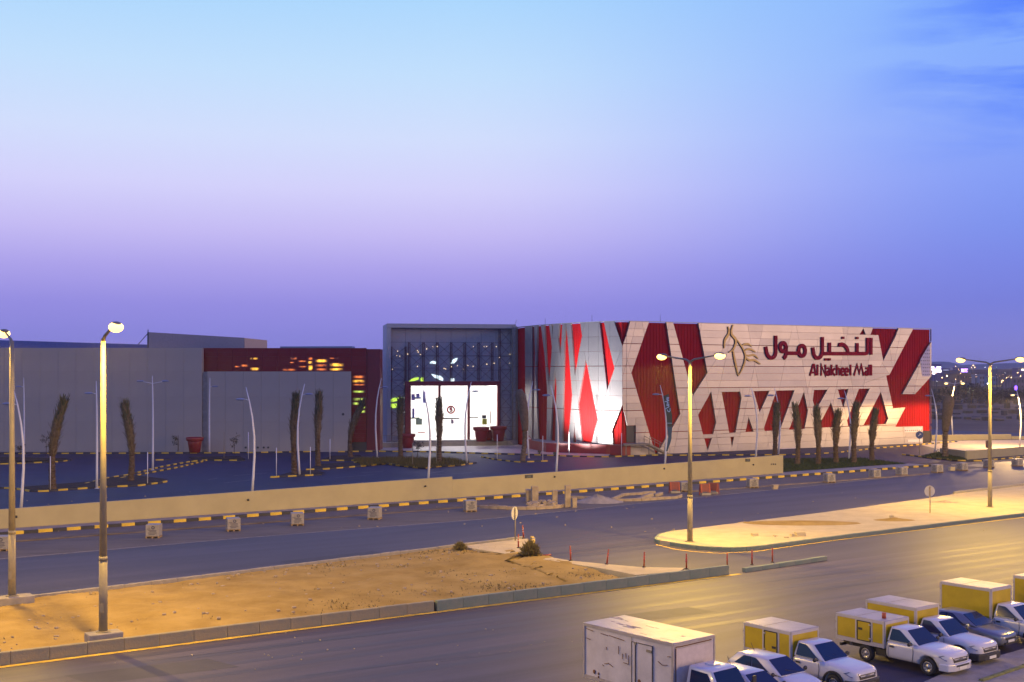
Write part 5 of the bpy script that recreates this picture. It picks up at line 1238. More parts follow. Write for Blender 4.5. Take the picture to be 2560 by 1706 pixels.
# ---------------------------------------------------------------- vehicles
def boolean_cut(me, cuts):
    "wheel arches cut out of a body mesh"
    o = bpy.data.objects.new('tmp_body', me); COL.objects.link(o); tmp = [o]
    for c in cuts:
        co = bpy.data.objects.new('tmp_cut', c.mesh('tmp_cut')); COL.objects.link(co); tmp.append(co)
        m = o.modifiers.new('b', 'BOOLEAN'); m.object = co; m.operation = 'DIFFERENCE'; m.solver = 'EXACT'
    dg = bpy.context.evaluated_depsgraph_get(); dg.update(); out = bpy.data.meshes.new_from_object(o.evaluated_get(dg))
    for t in tmp: bpy.data.objects.remove(t)
    return out
def subdiv(mb, m, lv=1):
    me = mb.mesh('tmp'); o = bpy.data.objects.new('tmp', me); COL.objects.link(o)
    s = o.modifiers.new('s', 'SUBSURF'); s.levels = lv; s.render_levels = lv
    dg = bpy.context.evaluated_depsgraph_get(); dg.update(); out = bpy.data.meshes.new_from_object(o.evaluated_get(dg)); bpy.data.objects.remove(o)
    out.materials.clear(); out.materials.append(m); out.polygons.foreach_set('use_smooth', [True]*len(out.polygons)); return out
def body_loft(st, m, name, lv=1, sharp=None):
    "stations (x, half width, bottom, waist height, shoulder height, top) from nose to tail"
    mb = MB(); n = None
    for (x, w, zb, zm, zs, zt) in st:
        half = [(0, zb), (w*.8, zb), (w*.95, zb+.05), (w, (zb+zm)/2), (w, zm), (w*.965, zs), (w*.86, zt-.015), (w*.55, zt+.012), (0, zt+.02)]
        ring = half+[(-y, z) for y, z in reversed(half[1:-1])]
        n = len(ring); mb.v += [(x, y, z) for y, z in ring]
    for i in range(len(st)-1):
        for k in range(n): mb.f.append((i*n+k, i*n+(k+1) % n, (i+1)*n+(k+1) % n, (i+1)*n+k)); mb.sm.append(True)
    L = (len(st)-1)*n; mb.f += [tuple(range(n)), tuple(reversed(range(L, L+n)))]; mb.sm += [False, False]
    return subdiv(mb, m, lv)
def arch_cut(x, r, w):
    a = MB(); a.lathe([(r, w*.52), (r, w*1.2)], (x, 0, r*.86), 26, axis='y'); b = MB(); b.lathe([(r, -w*1.2), (r, -w*.52)], (x, 0, r*.86), 26, axis='y'); return [a, b]
def wheel_mesh(r, w):
    t = MB(); t.lathe([(r*.62, -w*.2), (r*.62, -w/2), (r*.93, -w/2), (r, -w*.34), (r, w*.34), (r*.93, w/2), (r*.62, w/2), (r*.62, w*.2)], n=28, axis='y')
    h = MB(); h.lathe([(r*.63, w*.3), (r*.60, w*.47), (r*.52, w*.50), (r*.40, w*.30), (r*.22, w*.34), (r*.16, w*.46), (.01, w*.47)], n=24, axis='y')
    s = MB()
    for k in range(8):
        a = 2*math.pi*k/8; c = Vector((math.cos(a)*r*.46, w*.46, math.sin(a)*r*.46)); s.lathe([(r*.055, -.006), (r*.055, .012)], c, 8, axis='y')
    return t.mesh('tyre', RUBBER), h.mesh('rim', RIM), s.mesh('rim_hole', PLAST)
def add_wheel(root, ms, x, y, r):
    wh = link('wheel', ms[0], root, loc=(x, y, r), rz=0 if y > 0 else math.pi); rm = link('rim', ms[1], wh); link('rim_hole', ms[2], wh)
    return wh
def glasshouse(bot, top, m, name, root, bevel=.05):
    "cabin between two outlines of four corners: front left, front right, rear right, rear left"
    mid = [tuple((Vector(b)+Vector(t))/2+(Vector((0, math.copysign(.006, b[1]), 0)))) for b, t in zip(bot, top)]
    mb = MB(); vs = bot+mid+top+[tuple(Vector(p)*1+Vector((0, 0, .03))) for p in [tuple((Vector(top[i])*.75+Vector(top[(i+2) % 4])*.25)) for i in range(4)]]
    mb.v = list(vs)
    for L in range(3):
        for k in range(4): mb.f.append((L*4+k, L*4+(k+1) % 4, L*4+4+(k+1) % 4, L*4+4+k)); mb.sm.append(True)
    mb.f += [(12, 13, 14, 15), (3, 2, 1, 0)]; mb.sm += [True, False]
    o = mb.build(name, m, root, bevel=bevel, seg=3)
    for p in o.data.polygons: p.use_smooth = True
    return o
def pane(root, quad, u0, u1, v0, v1, off, m=CARGLASS, name='window', th=.012, cut=None):
    "a glass plate on a face given by bottom-left, bottom-right, top-right, top-left"
    a, b, c, d = [Vector(p) for p in quad]; n = (b-a).cross(d-a).normalized()
    f = lambda u, v: a*(1-u)*(1-v)+b*u*(1-v)+c*u*v+d*(1-u)*v
    uvs = cut or [(u0, v0), (u1, v0), (u1, v1), (u0, v1)]; mb = MB(); mb.slab([f(u, v)+n*(off+th) for u, v in uvs], [f(u, v)+n*(off-.03) for u, v in uvs]); return mb.build(name, m, root)
def cabin_glass(root, bot, top, side_cuts, rear=True, off=.012):
    FL, FR, RR, RL = bot; tl, tr, rr, rl = top
    md = lambda b, t: (Vector(b)+Vector(t))/2
    pane(root, [FR, FL, tl, tr], .05, .95, .06, .93, off, name='windscreen')
    if rear: pane(root, [RL, RR, rr, rl], .08, .92, .14, .90, off, name='rear_window')
    for c in side_cuts:
        pane(root, [RR, FR, tr, rr], 0, 0, 0, 0, off+.022, name='side_window', cut=c)
        pane(root, [FL, RL, rl, tl], 0, 0, 0, 0, off+.022, name='side_window', cut=[(1-u, v) for u, v in reversed(c)])
def mirrors(root, x, y, z, m=PLAST, s=1.0):
    for k in (-1, 1):
        mb = MB(); mb.sphere((x, k*(y+.12), z), .12*s, 10, (.55, .95, .75)); mb.bar((x+.02, k*(y-.05), z-.04), (x, k*(y+.1), z-.02), .05); mb.build('mirror', m, root)
def strip(root, name, pts, w, m, h=None):
    mb = MB()
    for a, b in zip(pts[:-1], pts[1:]): mb.bar(a, b, w, h or w)
    return mb.build(name, m, root)
W_PICK = wheel_mesh(.36, .23); W_CAR = wheel_mesh(.31, .20); W_TRK = wheel_mesh(.39, .24)

def pickup(label, loc, rz, box=(2.5, 1.72, .82, 2.0), door=True, dark_bumper=True, hinge=0, cone=False, seed=0):
    r = empty('box_pickup', (loc[0], loc[1], .005), rz, label=label, cat='pickup truck', group='white pickups with yellow cargo boxes')
    if 'pick' not in MESH:
        st = [(2.46,.50,.44,.60,.74,.80), (2.42,.70,.38,.62,.86,.93), (2.22,.82,.33,.66,.95,1.01), (1.9,.865,.33,.70,.99,1.06), (1.3,.88,.34,.72,1.02,1.11), (.95,.885,.34,.74,1.05,1.13), (.5,.885,.34,.76,1.06,1.10), (-.1,.885,.34,.76,1.06,1.10), (-.5,.88,.34,.76,1.06,1.10), (-.56,.86,.36,.76,1.04,1.08)]
        MESH['pick'] = boolean_cut(body_loft(st, WHITE, 'cab_body'), arch_cut(1.5, .44, .9))
        for p in MESH['pick'].polygons: p.use_smooth = True
    bd = link('cab_body', MESH['pick'], r)
    bot = [(1.02,.80,1.08),(1.02,-.80,1.08),(-.54,-.80,1.08),(-.54,.80,1.08)]; top = [(.30,.62,1.66),(.30,-.62,1.66),(-.44,-.62,1.67),(-.44,.62,1.67)]
    cb = glasshouse(bot, top, WHITE, 'cab_roof', r, .055)
    cabin_glass(r, bot, top, [[(.10,.10),(.86,.10),(.78,.34),(.60,.80),(.52,.88),(.14,.88)]], rear=False)
    for s in (-1, 1):
        d = .893*s
        strip(bd, 'door_seam', [(.78, d, .42), (.82, d, .8), (.80, d*.995, 1.03)], .014, PLAST); strip(bd, 'door_seam', [(-.40, d, .42), (-.40, d, 1.03)], .014, PLAST)
        mb = MB(); mb.box((-.22, .90*s, .90), (.20, .04, .06)); mb.build('door_handle', PLAST, bd)
        mb = MB(); mb.slab([(2.36, .63*s, .72), (2.30, .79*s, .72), (1.98, .87*s, .86), (2.18, .80*s, .93), (2.37, .60*s, .86)], [(2.26, .55*s, .72), (2.20, .68*s, .72), (1.9, .76*s, .86), (2.06, .7*s, .93), (2.26, .5*s, .86)]); mb.build('headlight', HEADL, r)
    mb = MB(); mb.slab([(2.47, .46, .64), (2.47, -.46, .64), (2.43, -.56, .86), (2.43, .56, .86)], [(2.3, .46, .64), (2.3, -.46, .64), (2.3, -.56, .86), (2.3, .56, .86)]); gr = mb.build('grille', PLAST, r)
    for z in (.68, .74, .81): mb = MB(); mb.box((2.475, 0, z), (.03, .92, .018)); mb.build('grille_bar', CHROME if z == .74 else DARKM, gr)
    mb = MB(); mb.box((2.49, 0, .755), (.02, .22, .055)); mb.build('badge', CHROME, gr)
    BM = PLAST if dark_bumper else WHITE
    mb = MB(); pr = [(2.56, -.55), (2.56, .55), (2.42, .84), (2.02, .905), (2.02, .80), (2.3, .72), (2.36, 0), (2.3, -.72), (2.02, -.80), (2.02, -.905), (2.42, -.84)]
    mb.prism(pr, .30, .60); mb.build('bumper', BM, r, bevel=.04)
    if dark_bumper:
        for s in (-1, 1):
            mb = MB(); N = 10
            for k in range(N):
                a, b = math.pi*(k/N), math.pi*((k+1)/N)
                q = [(1.5+.44*math.cos(a), .36+.44*math.sin(a)), (1.5+.44*math.cos(b), .36+.44*math.sin(b)), (1.5+.51*math.cos(b), .36+.51*math.sin(b)), (1.5+.51*math.cos(a), .36+.51*math.sin(a))]
                mb.slab([(x, .912*s, z) for x, z in q], [(x, .85*s, z) for x, z in q])
            mb.build('wheel_flare', PLAST, r)
    mb = MB(); mb.box((2.572, 0, .42), (.015, .5, .12)); mb.build('number_plate', PLATE, r)
    mb = MB(); mb.box((2.565, 0, .52), (.012, .9, .07)); mb.build('air_intake', DARKM, r)
    mirrors(r, .72, .90, 1.16)
    for s in (-1, 1): strip(r, 'wiper', [(.98, .2*s+.1, 1.13), (.80, .2*s-.25, 1.28)], .018, PLAST)
    for x, y in ((1.5, .77), (1.5, -.77), (-1.55, .77), (-1.55, -.77)): add_wheel(r, W_PICK, x, y, .36)
    mb = MB(); mb.box((-1.0, .42, .55), (4.0, .1, .16)); mb.box((-1.0, -.42, .55), (4.0, .1, .16)); mb.box((-1.55, 0, .40), (.12, 1.5, .12)); mb.box((-.9, -.55, .5), (.5, .3, .28)); mb.box((1.5, 0, .36), (.1, 1.5, .1)); mb.box((-2.95, 0, .5), (.1, 1.5, .12)); mb.build('chassis', PLAST, r)
    L, W, zb, zt = box; x1 = -.60; x0 = x1-L; xm = (x0+x1)/2; h = zt-zb
    bx = empty('cargo_box', parent=r)
    mb = MB(); mb.box((xm, 0, (zb+zt)/2), (L-.06, W-.06, h-.04)); mb.build('core', TRIM, bx)
    mb = MB(); mb.box((xm, 0, zt), (L-.02, W-.02, .05)); mb.build('roof', ROOFP, bx, bevel=.012)
    t = .07
    for s in (-1, 1):
        mb = MB(); mb.box((xm, s*W/2, zt-.05), (L, .05, .13)); mb.build('top_rail', TRIM, bx); mb = MB(); mb.box((xm, s*W/2, zb+.08), (L, .05, .17)); mb.build('bottom_rail', TRIM, bx)
        for x in (x0+t/2, x1-t/2): mb = MB(); mb.box((x, s*(W/2+.004), (zb+zt)/2), (t, .055, h+.03)); mb.build('corner_post', TRIM, bx)
        z0_, z1_ = zb+.17, zt-.12
        if door and s < 0:
            da, db = xm-.12+hinge*.0, xm+.55
            segs = [(x0+t, da-.11), (db+.11, x1-t)]
            for x in (da-.06, db+.06): mb = MB(); mb.box((x, s*W/2, (z0_+z1_)/2), (.10, .045, z1_-z0_)); mb.build('door_post', TRIM, bx)
            dr = empty('side_door', parent=bx)
            mb = MB(); mb.box(((da+db)/2, s*(W/2+.002), (z0_+z1_)/2-.02), (db-da-.02, .05, z1_-z0_-.0)); mb.build('door_panel', YELP, dr)
            yy = s*(W/2+.03)
            strip(dr, 'door_gasket', [(da, yy, z0_-.02), (da, yy, z1_-.02), (db, yy, z1_-.02), (db, yy, z0_-.02), (da, yy, z0_-.02)], .035, PLAST)
            mb = MB(); mb.box((da+.16 if seed % 2 else db-.16, yy, (z0_+z1_)/2+(.06 if seed % 2 else -.2)), (.20, .03, .10)); mb.build('door_latch', PLAST, dr)
            for z in (z0_+.12, z1_-.12): mb = MB(); mb.box((db+.0 if seed % 2 else da, yy-.012, z), (.12, .03, .05)); mb.build('hinge', TRIM, dr)
        else: segs = [(x0+t, x1-t)]
        for a, b in segs: mb = MB(); mb.box(((a+b)/2, s*W/2, (z0_+z1_)/2), (b-a-.01, .03, z1_-z0_-.01)); mb.build('side_panel', YELP, bx)
    mb = MB(); mb.box((x1, 0, (zb+zt)/2), (.03, W-2*t, h-.24)); mb.build('front_panel', YELP, bx)
    mb = MB(); mb.box((x0, 0, (zb+zt)/2), (.03, W-2*t, h-.24)); mb.build('rear_door', YELP, bx)
    for y in (-W/2+t/2, W/2-t/2): [(lambda q_: (q_.box((x_, y, (zb+zt)/2), (.055, t, h)), q_.build('end_post', TRIM, bx)))(MB()) for x_ in (x1-.002, x0+.002)]
    [(lambda q_: (q_.box((x_, 0, zt-.06), (.05, W-2*t, .12)), q_.build('end_rail', TRIM, bx)))(MB()) for x_ in (x1, x0)]
    for z in (zb+.35, zt-.35):
        for s in (-1, 1): mb = MB(); mb.box((x0-.02, s*(W/2-.02), z), (.06, .09, .06)); mb.build('rear_hinge', STEEL, bx)
    strip(bx, 'roof_seam', [(xm-.2, -W/2+.05, zt+.027), (xm-.2, W/2-.05, zt+.027)], .012, STEEL)
    for x in (xm-.55, xm+.45):
        for s in (-1, 1): strip(r, 'box_bracket', [(x, s*.80, zb+.02), (x-.08, s*.60, .52)], .06, TRIM)
    if cone: mb = MB(); mb.tube([(x1-.42, -.3, zt+.025), (x1-.42, -.3, zt+.27)], .09, 10); mb.build('roof_canister', ORANGE, r)
    return r
MESH = {}
def heading(v): return math.atan2(v[1], v[0])
HD = Vector((2280, -3000)).normalized(); HL = Vector((-HD.y, HD.x)); RZ = heading(HD)
def by_corner(px, py, z, x_loc, y_loc, rz=RZ):
    "where a vehicle stands whose local point (x, y) at height z shows at the pixel"
    p = G(px, py, z); h = Vector((math.cos(rz), math.sin(rz))); l = Vector((-h.y, h.x)); q = Vector((p.x, p.y))-h*x_loc-l*y_loc; return (q.x, q.y)
pickup('white pickup with yellow box and side door, nearest the white box truck', by_corner(1977.3, 1582, 2.0, -.6, -.86), RZ, seed=0)
pickup('white pickup with low yellow box and pale bumper, orange can on its box roof', by_corner(2211, 1556, 1.86, -.6, -.86), RZ, box=(2.5, 1.72, .74, 1.86), dark_bumper=False, seed=1, cone=True)
pickup('white pickup with plain yellow box directly behind the one with the orange can', by_corner(2289.5, 1522, 2.08, -.6, -.86), RZ, box=(2.6, 1.72, .80, 2.08), door=False, seed=2)
pickup('white pickup with tall plain yellow box behind the grey sedan', by_corner(2477.6, 1474, 2.34, -.6, -.86), RZ, box=(2.65, 1.72, .80, 2.34), door=False, seed=3)
pickup('white pickup with yellow box cut by the right edge of the picture', by_corner(2534, 1439, 2.34, -3.25, -.86), RZ, box=(2.65, 1.72, .80, 2.34), door=False, seed=4)

def car(label, loc, rz, paint, kind, name, key):
    r = empty(name, (loc[0], loc[1], .005), rz, label=label, cat='car')
    if kind == 'hatch':
        st = [(1.98,.48,.36,.52,.62,.68), (1.92,.66,.30,.54,.70,.76), (1.72,.77,.26,.56,.76,.83), (1.35,.83,.24,.58,.82,.91), (.95,.845,.24,.60,.87,.97), (.3,.85,.24,.62,.90,.97), (-.6,.85,.24,.64,.92,.98), (-1.3,.84,.25,.66,.94,1.0), (-1.72,.79,.30,.66,.93,1.0), (-1.88,.66,.36,.66,.90,.96)]
        ax = (1.22, -1.24); bot = [(1.05,.76,.95),(1.05,-.76,.95),(-1.78,-.74,.99),(-1.78,.74,.99)]; top = [(.18,.56,1.46),(.18,-.56,1.46),(-1.32,-.54,1.47),(-1.32,.54,1.47)]
        cuts = [[(.50,.10),(.80,.10),(.74,.40),(.64,.80),(.60,.87),(.50,.88)], [(.14,.14),(.475,.10),(.475,.88),(.26,.86)]]
    else:
        st = [(2.34,.50,.38,.54,.64,.70), (2.26,.70,.30,.56,.72,.78), (2.0,.82,.26,.58,.80,.86), (1.5,.87,.24,.60,.86,.94), (1.0,.885,.24,.62,.90,.99), (.3,.89,.24,.63,.92,.98), (-.8,.89,.24,.65,.94,1.0), (-1.5,.88,.26,.67,.97,1.04), (-2.05,.83,.30,.68,.97,1.05), (-2.25,.70,.38,.68,.94,1.0)]
        ax = (1.40, -1.30); bot = [(1.12,.79,.97),(1.12,-.79,.97),(-1.75,-.78,1.0),(-1.75,.78,1.0)]; top = [(.25,.58,1.44),(.25,-.58,1.44),(-.95,-.56,1.45),(-.95,.56,1.45)]
        cuts = [[(.50,.10),(.80,.10),(.74,.40),(.66,.80),(.62,.87),(.47,.88)], [(.16,.14),(.475,.10),(.445,.88),(.24,.82)]]
    if key not in MESH:
        MESH[key] = boolean_cut(body_loft(st, paint, 'body'), arch_cut(ax[0], .37, .86)+arch_cut(ax[1], .37, .86))
        for p in MESH[key].polygons: p.use_smooth = True
    bd = link('body', MESH[key], r)
    glasshouse(bot, top, paint, 'roof', r, .06); cabin_glass(r, bot, top, cuts)
    nx = st[0][0]; w = .85 if kind == 'hatch' else .885
    for s in (-1, 1):
        for x in (.72, -.18, -1.0 if kind == 'sedan' else -.95): strip(bd, 'door_seam', [(x, s*(w+.004), .34), (x-.02, s*(w+.002), .62), (x-.02, s*w*.97, .90)], .012, PLAST)
        for x in (-.02, -.82): mb = MB(); mb.box((x, s*(w*.985), .80), (.18, .04, .035)); mb.build('door_handle', PLAST if kind == 'hatch' else paint, bd)
        mb = MB(); mb.slab([(nx-.06, s*.50, .58), (nx-.14, s*.68, .60), (nx-.48, s*.80, .74), (nx-.36, s*.66, .79), (nx-.10, s*.52, .68)], [(nx-.2, s*.44, .58), (nx-.3, s*.58, .60), (nx-.6, s*.68, .72), (nx-.5, s*.56, .76), (nx-.26, s*.44, .66)]); mb.build('headlight', HEADL, r)
        mb = MB(); mb.box((st[-1][0]+.06, s*.60, .82), (.12, .22, .16)); mb.build('tail_light', PALER, r)
    mb = MB(); mb.box((nx-.02, 0, .60), (.05, .80, .09)); mb.build('grille', PLAST, r); mb = MB(); mb.box((nx+.0, 0, .40), (.05, .95, .10)); mb.build('air_intake', PLAST, r)
    mb = MB(); mb.box((nx+.02, 0, .50), (.02, .5, .11)); mb.build('number_plate', PLATE, r)
    mirrors(r, .80, w-.02, 1.02, PLAST if kind == 'hatch' else paint, .95)
    strip(r, 'wiper', [(1.0, .3, 1.0), (.82, -.25, 1.12)], .016, PLAST)
    if kind == 'hatch': strip(r, 'antenna', [(-.95, 0, 1.50), (-1.12, 0, 1.78)], .012, PLAST)
    for x in ax:
        for y in (.74, -.74): add_wheel(r, W_CAR, x, y*(w/.85), .31)
    mb = MB(); mb.box((0, 0, .30), (3.0, 1.3, .14)); mb.build('underbody', PLAST, r)
    return r
car('white hatchback with roof aerial between the box truck and the first yellow-boxed pickup', (9.95+HD.x*.35, 47.0+HD.y*.35), RZ, WHITE, 'hatch', 'hatchback_car', 'hatch')
car('white car mostly hidden behind the cab of the white box truck', (8.15+HD.x*1.1, 45.3+HD.y*1.1), RZ, WHITE, 'hatch', 'small_white_car', 'hatch')
car('dark grey sedan parked between two yellow-boxed pickups', (20.75+HD.x*.3, 55.85+HD.y*.3), RZ, GREYP, 'sedan', 'sedan_car', 'sedan')

def box_truck(label, loc, rz):
    r = empty('box_truck', (loc[0], loc[1], .005), rz, label=label, cat='truck')
    st = [(2.05,.70,.55,.85,1.10,1.22), (1.98,.82,.42,.9,1.20,1.30), (1.75,.86,.40,.95,1.25,1.34), (1.3,.87,.40,.95,1.26,1.34), (.5,.87,.40,.95,1.26,1.34), (.22,.86,.42,.95,1.25,1.32)]
    me = boolean_cut(body_loft(st, WHITE, 'cab_body'), arch_cut(1.15, .46, .88))
    for p in me.polygons: p.use_smooth = True
    bd = link('cab_body', me, r)
    bot = [(1.92,.80,1.32),(1.92,-.80,1.32),(.24,-.80,1.32),(.24,.80,1.32)]; top = [(1.38,.68,2.14),(1.38,-.68,2.14),(.34,-.68,2.16),(.34,.68,2.16)]
    glasshouse(bot, top, WHITE, 'cab_roof', r, .07); cabin_glass(r, bot, top, [[(.14,.08),(.90,.08),(.84,.4),(.78,.84),(.16,.86)]], rear=False)
    mb = MB(); mb.box((.85, 0, 2.20), (.42, .4, .05)); mb.build('roof_hatch', WHITE, r, bevel=.02)
    for s in (-1, 1):
        mb = MB(); mb.box((2.02, s*.62, .92), (.08, .3, .16)); mb.build('headlight', HEADL, r)
        mb = MB(); mb.bar((1.75, s*.82, 1.35), (1.85, s*1.04, 1.75), .03); mb.box((1.86, s*1.05, 1.62), (.05, .18, .36)); mb.build('mirror', PLAST, r)
    mb = MB(); mb.box((2.06, 0, .92), (.05, .8, .14)); mb.build('grille', PLAST, r); mb = MB(); mb.box((2.1, 0, .55), (.16, 1.6, .2)); mb.build('bumper', STEEL, r)
    mb = MB(); mb.box((1.60, .02, 1.55), (.03, .55, .03), M=Matrix.Rotation(0, 3, 'Z')); mb.build('sun_visor', WPOST, r)
    L, W, zb, zt = 4.65, 2.2, .85, 2.9; x1 = 0.0; x0 = -L; xm = (x0+x1)/2; h = zt-zb
    bx = empty('cargo_box', parent=r)
    mb = MB(); mb.box((xm, 0, (zb+zt)/2), (L-.04, W-.04, h-.04)); mb.build('box_shell', WHITE_D, bx)
    mb = MB(); mb.box((xm, 0, zt), (L, W, .05)); mb.build('roof', ROOFP, bx, bevel=.015)
    GR = mat('grey_edge_trim', (.36, .33, .32), .5, metal=.3, var=.15)
    for s in (-1, 1):
        strip(bx, 'top_rail', [(x0, s*(W/2+.003), zt-.035), (x1, s*(W/2+.003), zt-.035)], .03, GR, .11)
        for x in (x0+.04, x1-.04): mb = MB(); mb.box((x, s*(W/2-.01), (zb+zt)/2), (.09, .06, h+.02)); mb.build('corner_post', GR, bx)
        strip(bx, 'bottom_rail', [(x0, s*(W/2+.003), zb+.05), (x1, s*(W/2+.003), zb+.05)], .03, GR, .12)
    strip(bx, 'front_rail', [(x1+.003, -W/2, zt-.04), (x1+.003, W/2, zt-.04)], .03, GR, .10)
    yy = -(W/2+.012); da, db = -2.05, -1.02
    dr = empty('side_door', parent=bx)
    mb = MB(); mb.box(((da+db)/2, -(W/2-.005), (zb+zt)/2-.09), (db-da, .04, h-.30)); mb.build('door_panel', WHITE_D, dr)
    z0_, z1_ = zb+.1, zt-.26
    strip(dr, 'door_gasket', [(da, yy, z0_), (da, yy, z1_), (db, yy, z1_), (db, yy, z0_)], .03, mat('gasket_grey', (.10, .09, .085), .7, var=.2)); strip(dr, 'door_bar', [(da+.2, yy-.02, z0_), (da+.2, yy-.02, z1_)], .035, MATS['gasket_grey'])
    for x, z in ((db-.14, z1_-.2), (da+.2, z1_-.03)): mb = MB(); mb.box((x, yy-.02, z), (.26 if x > -1.5 else .1, .04, .09)); mb.build('hinge', STEEL, dr)
    strip(bx, 'panel_seam', [(da-.03, yy+.006, zb+.1), (da-.03, yy+.006, zt-.1)], .015, GR)
    rnd = random.Random(12)
    def scuff(pts, w=.012, m=RUST, nm='scratch'): strip(bx, nm, [(x, yy+.008, z) for x, z in pts], w, m, .02)
    for pts in ([(-4.5,2.72),(-4.1,2.68)], [(-3.7,2.66),(-3.3,2.64)], [(-3.25,2.66),(-2.45,2.60)], [(-4.5,2.36),(-4.25,2.33)], [(-3.5,1.55),(-3.3,1.60)], [(-3.3,1.62),(-3.05,1.52)], [(-2.5,1.78),(-2.22,1.77)], [(-2.24,1.76),(-2.22,2.10)], [(-2.55,1.9),(-2.54,2.1)], [(-.75,2.15),(-.55,2.05),(-.3,2.1)], [(-3.6,1.5),(-3.52,1.46)], [(-2.36,1.95),(-2.37,2.15)], [(-2.75,2.05),(-2.74,2.35)], [(-3.4,2.1),(-3.39,2.2)], [(-.3,2.4),(-.15,2.42)]): scuff(pts)
    for (x, z, a, b) in ((-4.05, 1.15, .14, .16), (-3.82, 1.12, .07, .10), (-3.82, .98, .07, .12), (da+.38, 1.25, .24, .22)):
        mb = MB(); mb.sphere((x, yy+.01, z), 1, 10, (a/2, .02, b/2)); mb.build('rust_patch', RUST, bx)
    mb = MB(); mb.box((.13, 0, (zb+zt)/2), (.02, .02, .02)); 
    mb = MB(); mb.box((x1+.005, 0, (zb+zt)/2-.05), (.03, W-.2, h-.3)); mb.build('front_panel', mat('cream_front_panel', (.58, .50, .44), .6, var=.08), bx)
    strip(bx, 'rust_streak', [(x1+.022, -W/2+.12, zt-.12), (x1+.022, -W/2+.3, zt-.14), (x1+.022, W/2-.2, zt-.12)], .012, RUST, .035); strip(bx, 'rust_streak', [(x1+.022, -W/2+.10, zt-.12), (x1+.022, -W/2+.10, zb+.1)], .012, RUST, .03)
    for k in range(16): x = rnd.uniform(-4.5, -.2); mb = MB(); mb.box((x, rnd.uniform(-.9, .9), zt+.0265), (rnd.uniform(.1, .7), rnd.uniform(.02, .14), .004), rz=rnd.uniform(-.2, .2)); mb.build('dirt_stain', mat('roof_dirt', (.25, .22, .24), .9, var=.3, scale=6), bx)
    mb = MB(); mb.box((-1.4, .4, .68), (6.0, .12, .2)); mb.box((-1.4, -.4, .68), (6.0, .12, .2)); mb.box((-3.2, 0, .45), (.14, 1.7, .14)); mb.build('chassis', PLAST, r)
    for x, y in ((1.15, .78), (1.15, -.78), (-3.2, .85), (-3.2, -.85)): add_wheel(r, W_TRK, x, y, .39)
    return r
tp = G(1684, 1611, 2.9); tb = G(1460, 1558.6, 2.9); trz = heading((tp.x-tb.x, tp.y-tb.y))
box_truck('white box truck with scratched side and side door, nearest the camera', by_corner(1684, 1611, 2.9, 0, -1.1, trz), trz)

# ---------------------------------------------------------------- the far district on the right
FARG = 'buildings of the far district'
def far_house(px0, px1, top_y, d, col, lab, floors=2, cols=4, deep=12, lit=(), winc=(.03, .03, .04), parapet=True, name='far_building', litm=None):
    a, b = plan(px0, d), plan(px1, d); z = zy(top_y, d); cx = (a[0]+b[0])/2; w = b[0]-a[0]
    r = empty(name, (cx, d, 0), label=lab, cat='building', group=FARG); m = mat('far_%s' % lab[:18], col, .85, var=.08, scale=.1)
    mb = MB(); mb.box((0, deep/2, z/2), (w, deep, z)); mb.build('wall', m, r)
    if parapet: mb = MB(); mb.box((0, deep/2, z+.25), (w+.5, deep+.5, .5)); mb.build('parapet', m, r)
    WM = mat('far_window_dark', winc, .3, var=0)
    for f in range(floors):
        for c in range(cols):
            x = -w/2+w*(c+.5)/cols; zz = z*(f+.5)/floors; ww, wh = min(1.8, w/cols*.5), min(1.8, z/floors*.5)
            on = (f, c) in lit; mb = MB(); mb.box((x, -.03, zz), (ww, .12, wh)); mb.build('window', (litm or mat('far_window_lit', (1, .8, .4), .5, var=0, emit=(1, .72, .32), estr=3)) if on else WM, r)
    return r
far_house(2330, 2402, 968, 505, (.20,.14,.11), 'tan two-storey house with arched windows beyond the dirt lot', 2, 6, 14)
far_house(2318, 2378, 956, 580, (.24,.18,.13), 'long low tan building behind the arched house', 1, 7, 14)
far_house(2392, 2446, 937, 690, (.17,.10,.085), 'reddish block of flats in the middle distance', 4, 8, 14, lit=((2,1),(1,5),(3,6)))
far_house(2449, 2461, 939, 560, (.20,.22,.30), 'narrow pale blue tower left of the right twin lamp', 5, 2, 10)
far_house(2477, 2494, 944, 600, (.17,.20,.30), 'pale blue block right of the right twin lamp pole', 4, 3, 10)
far_house(2496, 2530, 940, 780, (.18,.11,.10), 'brown block of flats at the right distance', 4, 6, 14, lit=((2,1),(3,4)))
far_house(2532, 2580, 946, 640, (.15,.11,.16), 'dim purple grey block at the right edge of the far district', 3, 5, 14)
far_house(2425, 2452, 962, 540, (.13,.12,.15), 'dark low house behind the trees', 2, 3, 10)
far_house(2508, 2560, 972, 520, (.12,.10,.14), 'dark low warehouse at the right', 1, 4, 16)
yb = far_house(2472, 2508, 971, 560, (.42,.33,.14), 'yellow floodlit house with notched roofline behind the lamp pole', 2, 4, 12)
lamp_light(yb, (0, -6, 6.5), 3500, (1, .72, .25), R(175))
for k, (x, w) in enumerate(((-2.6, 1.6), (.4, 1.2), (2.6, 1.3))): mb = MB(); mb.box((x, 3, zy(971, 560)+.9), (w, 3, 1.2)); mb.build('roof_turret', MATS['far_yellow floodlit ho'], yb)
VIOLET = mat('violet_neon', (.5, .2, 1), .5, var=0, emit=(.62, .34, 1.0), estr=2.4); NEONW = mat('white_neon', (1, 1, 1), .5, var=0, emit=(1, .94, 1.0), estr=3.5)
